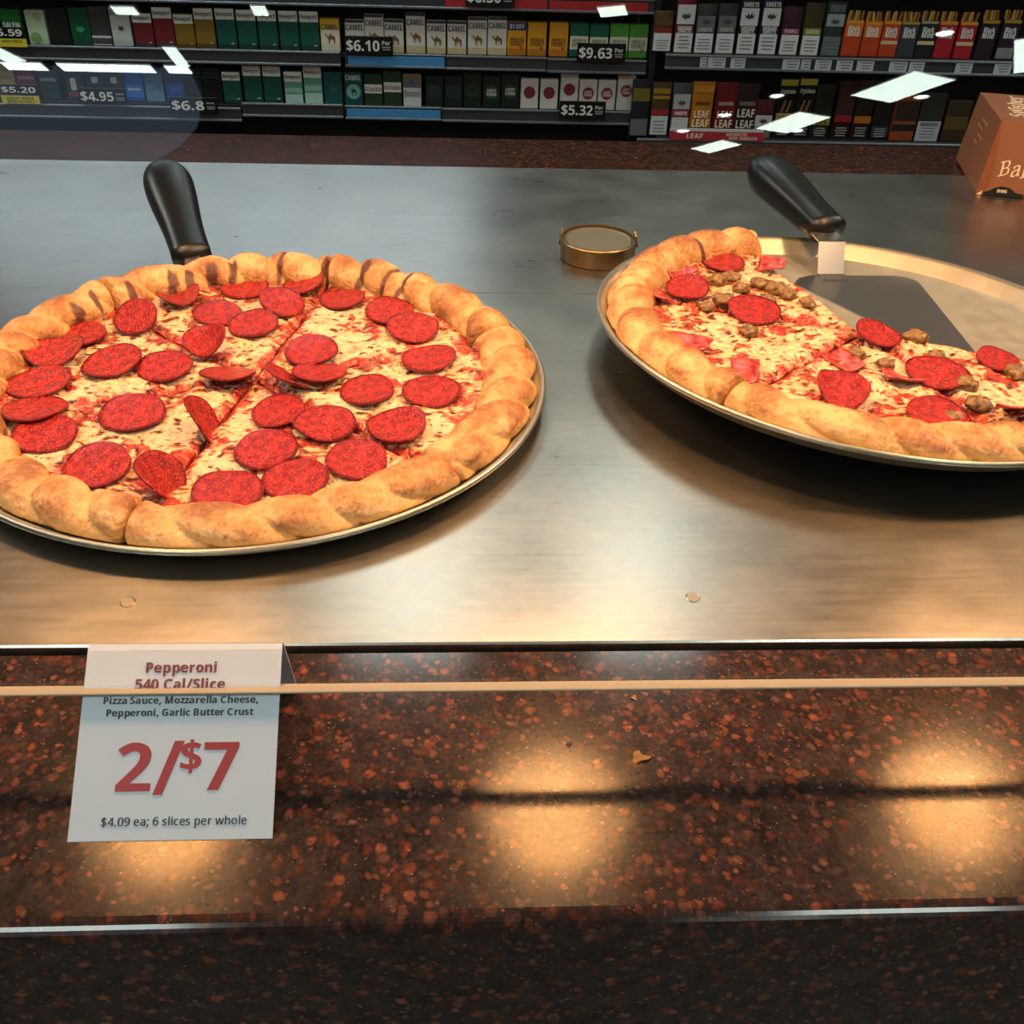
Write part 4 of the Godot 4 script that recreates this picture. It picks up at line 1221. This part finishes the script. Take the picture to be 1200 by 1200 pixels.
func racks() -> void:
	M.rail_face = mat(Color(0.20, 0.21, 0.235), 0.45)
	kinds()
	var up := -0.232
	var lo := -0.371
	var r := thing("cigarette_rack", "dark steel rack of cigarette packs filling the left background", "rack", Vector3(0, T, 0))
	part(r, "back_panel", cbox(2.4, 1.67, 0.03), M.rack, Vector3(-0.68, -0.085, -3.22))
	part(r, "side_panel", cbox(0.02, 1.67, 0.24), M.rack, Vector3(0.532, -0.085, -3.10))
	part(r, "base_cabinet", cbox(2.4, 0.40, 0.20), M.rack, Vector3(-0.68, -T + 0.20, -3.12))
	for y in [0.50, 0.34, 0.18, 0.04, -0.084]:
		part(r, "shelf", cbox(2.38, 0.012, 0.21), M.rack, Vector3(-0.68, y - 0.006, -3.09))
		rail(r, -1.86, 0.52, y + 0.004, 2.975, 0.036)
	part(r, "shelf", cbox(2.38, 0.012, 0.21), M.rack, Vector3(-0.68, up - 0.006, -3.09))
	part(r, "shelf", cbox(2.38, 0.012, 0.21), M.rack, Vector3(-0.68, lo - 0.006, -3.09))
	for s in [[-1.86, -0.316, up], [-0.304, -0.034, up - 0.001], [-0.032, 0.240, up - 0.002], [0.243, 0.515, up - 0.004], [-1.86, -0.598, lo - 0.010], [-0.594, -0.318, lo + 0.004], [-0.312, -0.046, lo + 0.002], [-0.044, 0.484, lo]]:
		rail(r, s[0], s[1], s[2] + 0.005, 2.975, 0.036)
	for s in [[-0.166, up - 0.017, "3f86bd", 0.258], [-0.178, lo - 0.015, "3f86bd", 0.258], [0.100, -0.102, "a8262c", 0.268], [0.372, -0.103, "a8262c", 0.262]]:
		part(r, "rail_strip", cbox(s[3], 0.028, 0.003), H(s[2], 0.4), Vector3(s[0], s[1], -2.9695))
	part(r, "header", cbox(2.4, 0.10, 0.42), M.rack, Vector3(-0.68, 0.80, -3.01))
	packs(UPPER, up, 3.0, 0.0505, "upper cigarette shelf", "cigarette_pack", "cigarette pack", false)
	packs(LOWER, lo, 3.0, 0.0490, "lower cigarette shelf", "cigarette_pack", "cigarette pack", false)
	var td := 2.962
	price_tag("$6.10", -0.238, -0.208, td, 0.129, 0.048, "Per", "black price tag reading $6.10 over the blue strip")
	price_tag("$9.63", 0.387, -0.213, td, 0.132, 0.048, "Per", "black price tag reading $9.63 under lime and teal packs")
	price_tag("$5.32", 0.346, -0.362, td, 0.129, 0.048, "Per", "black price tag reading $5.32 under white red-disc packs")
	price_tag("$6.30", 0.084, -0.083, td, 0.129, 0.048, "Per", "black price tag cut by the top of the picture")
	price_tag("6.59", -1.172, -0.196, td, 0.075, 0.027, "", "black price tag ending in 59 over a yellow label")
	price_tag("$5.20", -1.183, -0.338, td, 0.104, 0.027, "", "black price tag reading $5.20 over a yellow label")
	price_tag("$4.95", -0.962, -0.351, td, 0.128, 0.043, "SPECIAL", "black price tag reading $4.95 under slate packs")
	price_tag("$6.8", -0.722, -0.370, td, 0.128, 0.043, "SPECIAL", "black price tag reading $6.8 under black packs")
	flash_label(["GREAT PRICE", "WHEN YOU BUY 2"], -1.183, -0.364, td, 0.100, 0.021, "yellow label under the $5.20 price tag")
	flash_label(["GREAT PRICE"], -1.170, -0.221, td, 0.075, 0.020, "yellow label under the price tag ending in 59")
	# cigar rack
	var ru := -0.206
	var rl := -0.427
	var q := thing("cigar_rack", "dark rack of cigar pouches and cartons behind the carton", "rack", Vector3(0, T, 0))
	part(q, "back_panel", cbox(1.36, 1.67, 0.03), M.rack, Vector3(1.224, -0.085, -3.14))
	part(q, "base_cabinet", cbox(1.36, 0.40, 0.16), M.rack, Vector3(1.224, -T + 0.20, -3.04))
	part(q, "side_panel", cbox(0.012, 1.6, 0.14), M.rack, Vector3(1.90, -0.085, -3.06))
	for y in [0.50, 0.26, 0.02, ru, rl]:
		part(q, "shelf", cbox(1.33, 0.010, 0.17), M.rack, Vector3(1.224, y - 0.005, -3.03))
	for y in [0.50, 0.26, 0.02, ru, rl]:
		rail(q, 0.556 if y > rl else 0.50, 1.888, y + 0.002, 2.925, 0.037)
	packs(R_UPPER, ru, 2.955, 0.055, "upper cigar shelf", "cigar_pouch", "cigar pouch", true)
	packs(R_LOWER, rl, 2.955, 0.055, "lower cigar shelf", "cigar_pouch", "cigar pouch", true)
	var n := 0
	for x in [[0.650, 0.668], [0.671, 0.719], [0.733, 0.773], [0.875, 0.922], [0.926, 0.952], [0.964, 1.009], [1.023, 1.068], [1.079, 1.126], [1.169, 1.219], [1.224, 1.266], [1.353, 1.400], [1.461, 1.509]]:
		var o := thing("shelf_ticket", "%s white shelf ticket from left on the cigar rack's rail" % (["first", "second", "third", "fourth", "fifth", "sixth", "seventh", "eighth", "ninth", "tenth", "eleventh", "twelfth"][n]), "ticket", V((x[0] + x[1]) / 2, ru - 0.0155, 2.920), Basis.IDENTITY, "white tickets on the cigar rack rail")
		var w: float = x[1] - x[0]
		part(o, "paper", cbox(w, 0.027, 0.0016, 0.0004), H("b4bac0"))
		for k in 3:
			part(o, "print_line", cbox(w * (0.72 - 0.12 * k), 0.0022, 0.0004), H("4c5055"), Vector3(w * 0.06, 0.007 - k * 0.007, 0.0009))
		n += 1
	var bn := thing("shelf_banner", "red and white LEAF banner on the lower cigar shelf", "banner", V(0.722, -0.408, 2.913))
	part(bn, "strip", cbox(0.268, 0.024, 0.0025, 0.0005), H("a3242e"), Vector3(0, -0.004, 0))
	part(bn, "top_edge", cbox(0.264, 0.008, 0.0028, 0.0005), H("c4c0c0"), Vector3(-0.002, 0.0115, 0))
	lettering(bn, "LEAF", F_BOLD, 0.046, 0.013, H("d8d4d0"), Vector3(-0.062, -0.004, 0.0016))
	lettering(bn, "AROMATIC", F_BOLD, 0.060, 0.008, H("d8c8c8"), Vector3(0.055, 0.0015, 0.0016))
	lettering(bn, "PIPE TOBACCO", F_BOLD, 0.080, 0.008, H("d8c8c8"), Vector3(0.075, -0.009, 0.0016))

func led_strips() -> void:
	for k in 6:
		var x := -1.24 + 0.235 * k
		var o := thing("led_strip", "%s led strip from left under the cigarette rack header" % ORD[k], "led light", V(x, 0.742, 2.84), Basis.IDENTITY, "led strips under the rack header")
		part(o, "tube", cbox(0.20, 0.010, 0.014, 0.002), glow(Color(0.86, 0.95, 1.0), 6.0))
		var a := AreaLight3D.new()
		a.area_size = Vector2(0.20, 0.014)
		a.light_color = Color(0.86, 0.95, 1.0)
		a.light_energy = LED
		a.area_range = 8.0
		a.shadow_enabled = true
		a.transform = Transform3D(Basis(Vector3.RIGHT, -PI / 2.0), Vector3(0, -0.007, 0))
		o.add_child(a)

# ---------------------------------------------------------------- the scene
const LAMP_GLOW := 26.0
const LAMP := 0.25
const LED := 0.12

func _ready() -> void:
	rng.seed = 20
	# camera: 0.37 m above the steel, looking down through the glass
	var pitch := 0.6174
	var yaw := 0.0642
	var roll := 0.0365
	var fwd := Vector3(sin(yaw) * cos(pitch), -sin(pitch), -cos(yaw) * cos(pitch))
	var right := Vector3(cos(yaw), 0, sin(yaw))
	var upv := Vector3(sin(yaw) * sin(pitch), cos(pitch), -cos(yaw) * sin(pitch))
	var r2 := right * cos(roll) + upv * sin(roll)
	var u2 := upv * cos(roll) - right * sin(roll)
	var cam := Camera3D.new()
	cam.name = "camera"
	cam.fov = rad_to_deg(2.0 * atan(0.5))
	cam.near = 0.02
	cam.far = 60.0
	cam.transform = Transform3D(Basis(r2, u2, -fwd), V(0, 0.3716, 0))
	add_child(cam)
	cam.current = true
	var env := Environment.new()
	env.background_mode = Environment.BG_COLOR
	env.background_color = Color(0, 0, 0)
	env.tonemap_mode = Environment.TONE_MAPPER_LINEAR
	env.tonemap_exposure = 1.0
	env.sdfgi_enabled = true
	env.ssao_enabled = true
	env.ssil_enabled = true
	var we := WorldEnvironment.new()
	we.name = "world_environment"
	we.environment = env
	add_child(we)
	F_SANS = SystemFont.new()
	F_SANS.font_names = PackedStringArray(["Droid Sans"])
	F_BOLD = SystemFont.new()
	F_BOLD.font_names = PackedStringArray(["Droid Sans"])
	F_BOLD.font_weight = 700
	F_SERIF = SystemFont.new()
	F_SERIF.font_names = PackedStringArray(["Droid Serif"])
	F_SERIFB = SystemFont.new()
	F_SERIFB.font_names = PackedStringArray(["Droid Serif"])
	F_SERIFB.font_weight = 700
	make_materials()
	M.disc = mat(Color(0.62, 0.58, 0.52), 0.35, 1.0)
	M.edge = mat(Color(0.60, 0.54, 0.46), 0.55)
	M.white = mat(Color(0.80, 0.80, 0.80), 0.6)
	M.wall_far = mat(Color(0.34, 0.34, 0.33), 0.8)
	# lights
	var where := ["above the whole pepperoni pizza", "between the two pizzas", "above the tilted pan"]
	for k in 3:
		heat_lamp("warm pendant heat lamp " + where[k], [-0.30, 0.100, 0.53][k], 0.685, 0.50, LAMP)
	ceiling_panel("ceiling panel over the aisle behind the whole pizza", -0.185, 3.02, 0.40, 0.90, 0.0, 6.5, Color(0.93, 1.0, 0.97), "aisle ceiling panels")
	ceiling_panel("ceiling panel over the aisle behind the tilted pan", 0.66, 3.02, 0.36, 0.90, 0.0, 6.5, Color(0.93, 1.0, 0.97), "aisle ceiling panels")
	ceiling_panel("wide ceiling panel above the customer beside the whole pizza", -1.1, -1.2, 0.6, 1.2, 0.0, 12.0, Color(0.93, 1.0, 0.97), "customer side ceiling panels")
	ceiling_panel("wide ceiling panel above the customer beside the carton", 1.3, -1.2, 0.6, 1.2, 0.0, 12.0, Color(0.93, 1.0, 0.97), "customer side ceiling panels")
	ceiling_panel("wide ceiling panel over the aisle at the end past the carton", 2.7, 1.7, 0.6, 1.2, 0.0, 16.0, Color(0.96, 1.0, 0.97), "outer aisle ceiling panels")
	ceiling_panel("wide ceiling panel over the aisle at the whole pizza's end", -2.4, 1.7, 0.6, 1.2, 0.0, 16.0, Color(0.96, 1.0, 0.97), "outer aisle ceiling panels")
	var can := thing("backlit_canopy", "large softly glowing canopy light far behind the customer", "ceiling light", V(0, CEIL - 0.03, 0))
	part(can, "panel", prism(PackedVector2Array([Vector2(-3.7, -5.30), Vector2(-1.52, -5.30), Vector2(-1.57, -5.8), Vector2(-1.75, -6.4), Vector2(-2.0, -6.9), Vector2(-2.4, -7.5), Vector2(-3.7, -7.5)]), 0.03), glow(Color(0.78, 0.89, 1.0), 0.45), Vector3.ZERO, Basis(Vector3.RIGHT, -PI / 2.0))
	# fittings far behind the customer, mirrored in the glass
	var fl := [[2.58, -5.25, 0.32, 0.48, -0.4], [2.18, -6.0, 0.26, 0.42, -0.4], [1.83, -6.62, 0.20, 0.30, -0.6], [3.06, -4.66, 0.24, 0.56, 0.5], [-1.51, -5.0, 0.07, 0.30, 0.0], [-0.94, -4.33, 0.07, 0.12, 0.0], [0.73, -4.23, 0.13, 0.12, 0.3], [-1.58, -4.37, 0.11, 0.10, 0.0], [-2.43, -5.03, 0.12, 0.22, 0.3]]
	for k in fl.size():
		var f: Array = fl[k]
		ceiling_panel("%s small ceiling panel far behind the customer" % ORD[k], f[0], f[1], f[2], f[3], f[4], 11.0, Color(0.93, 1.0, 0.95), "small panels mirrored in the glass")
	var seg := [[-2.39, 0.22], [-1.945, 0.51], [-1.555, 0.13]]
	for k in 3:
		ceiling_panel("%s piece of the linear light far behind the customer" % ORD[k], seg[k][0], -5.205, seg[k][1], 0.13, 0.0, 13.0, Color(0.95, 1.0, 0.98), "linear light mirrored in the glass")
	var dl := [[2.46, -4.48], [2.81, -5.50], [1.93, -5.54], [1.72, -5.95], [2.30, -6.28], [1.53, -6.34]]
	for k in 6:
		downlight("%s round downlight far behind the customer" % ORD[k], dl[k][0], dl[k][1], 0.045, 14.0)
	led_strips()
	room()
	counter()
	racks()
	food()
	guard()
	price_card()
	carton()
	crumbs()
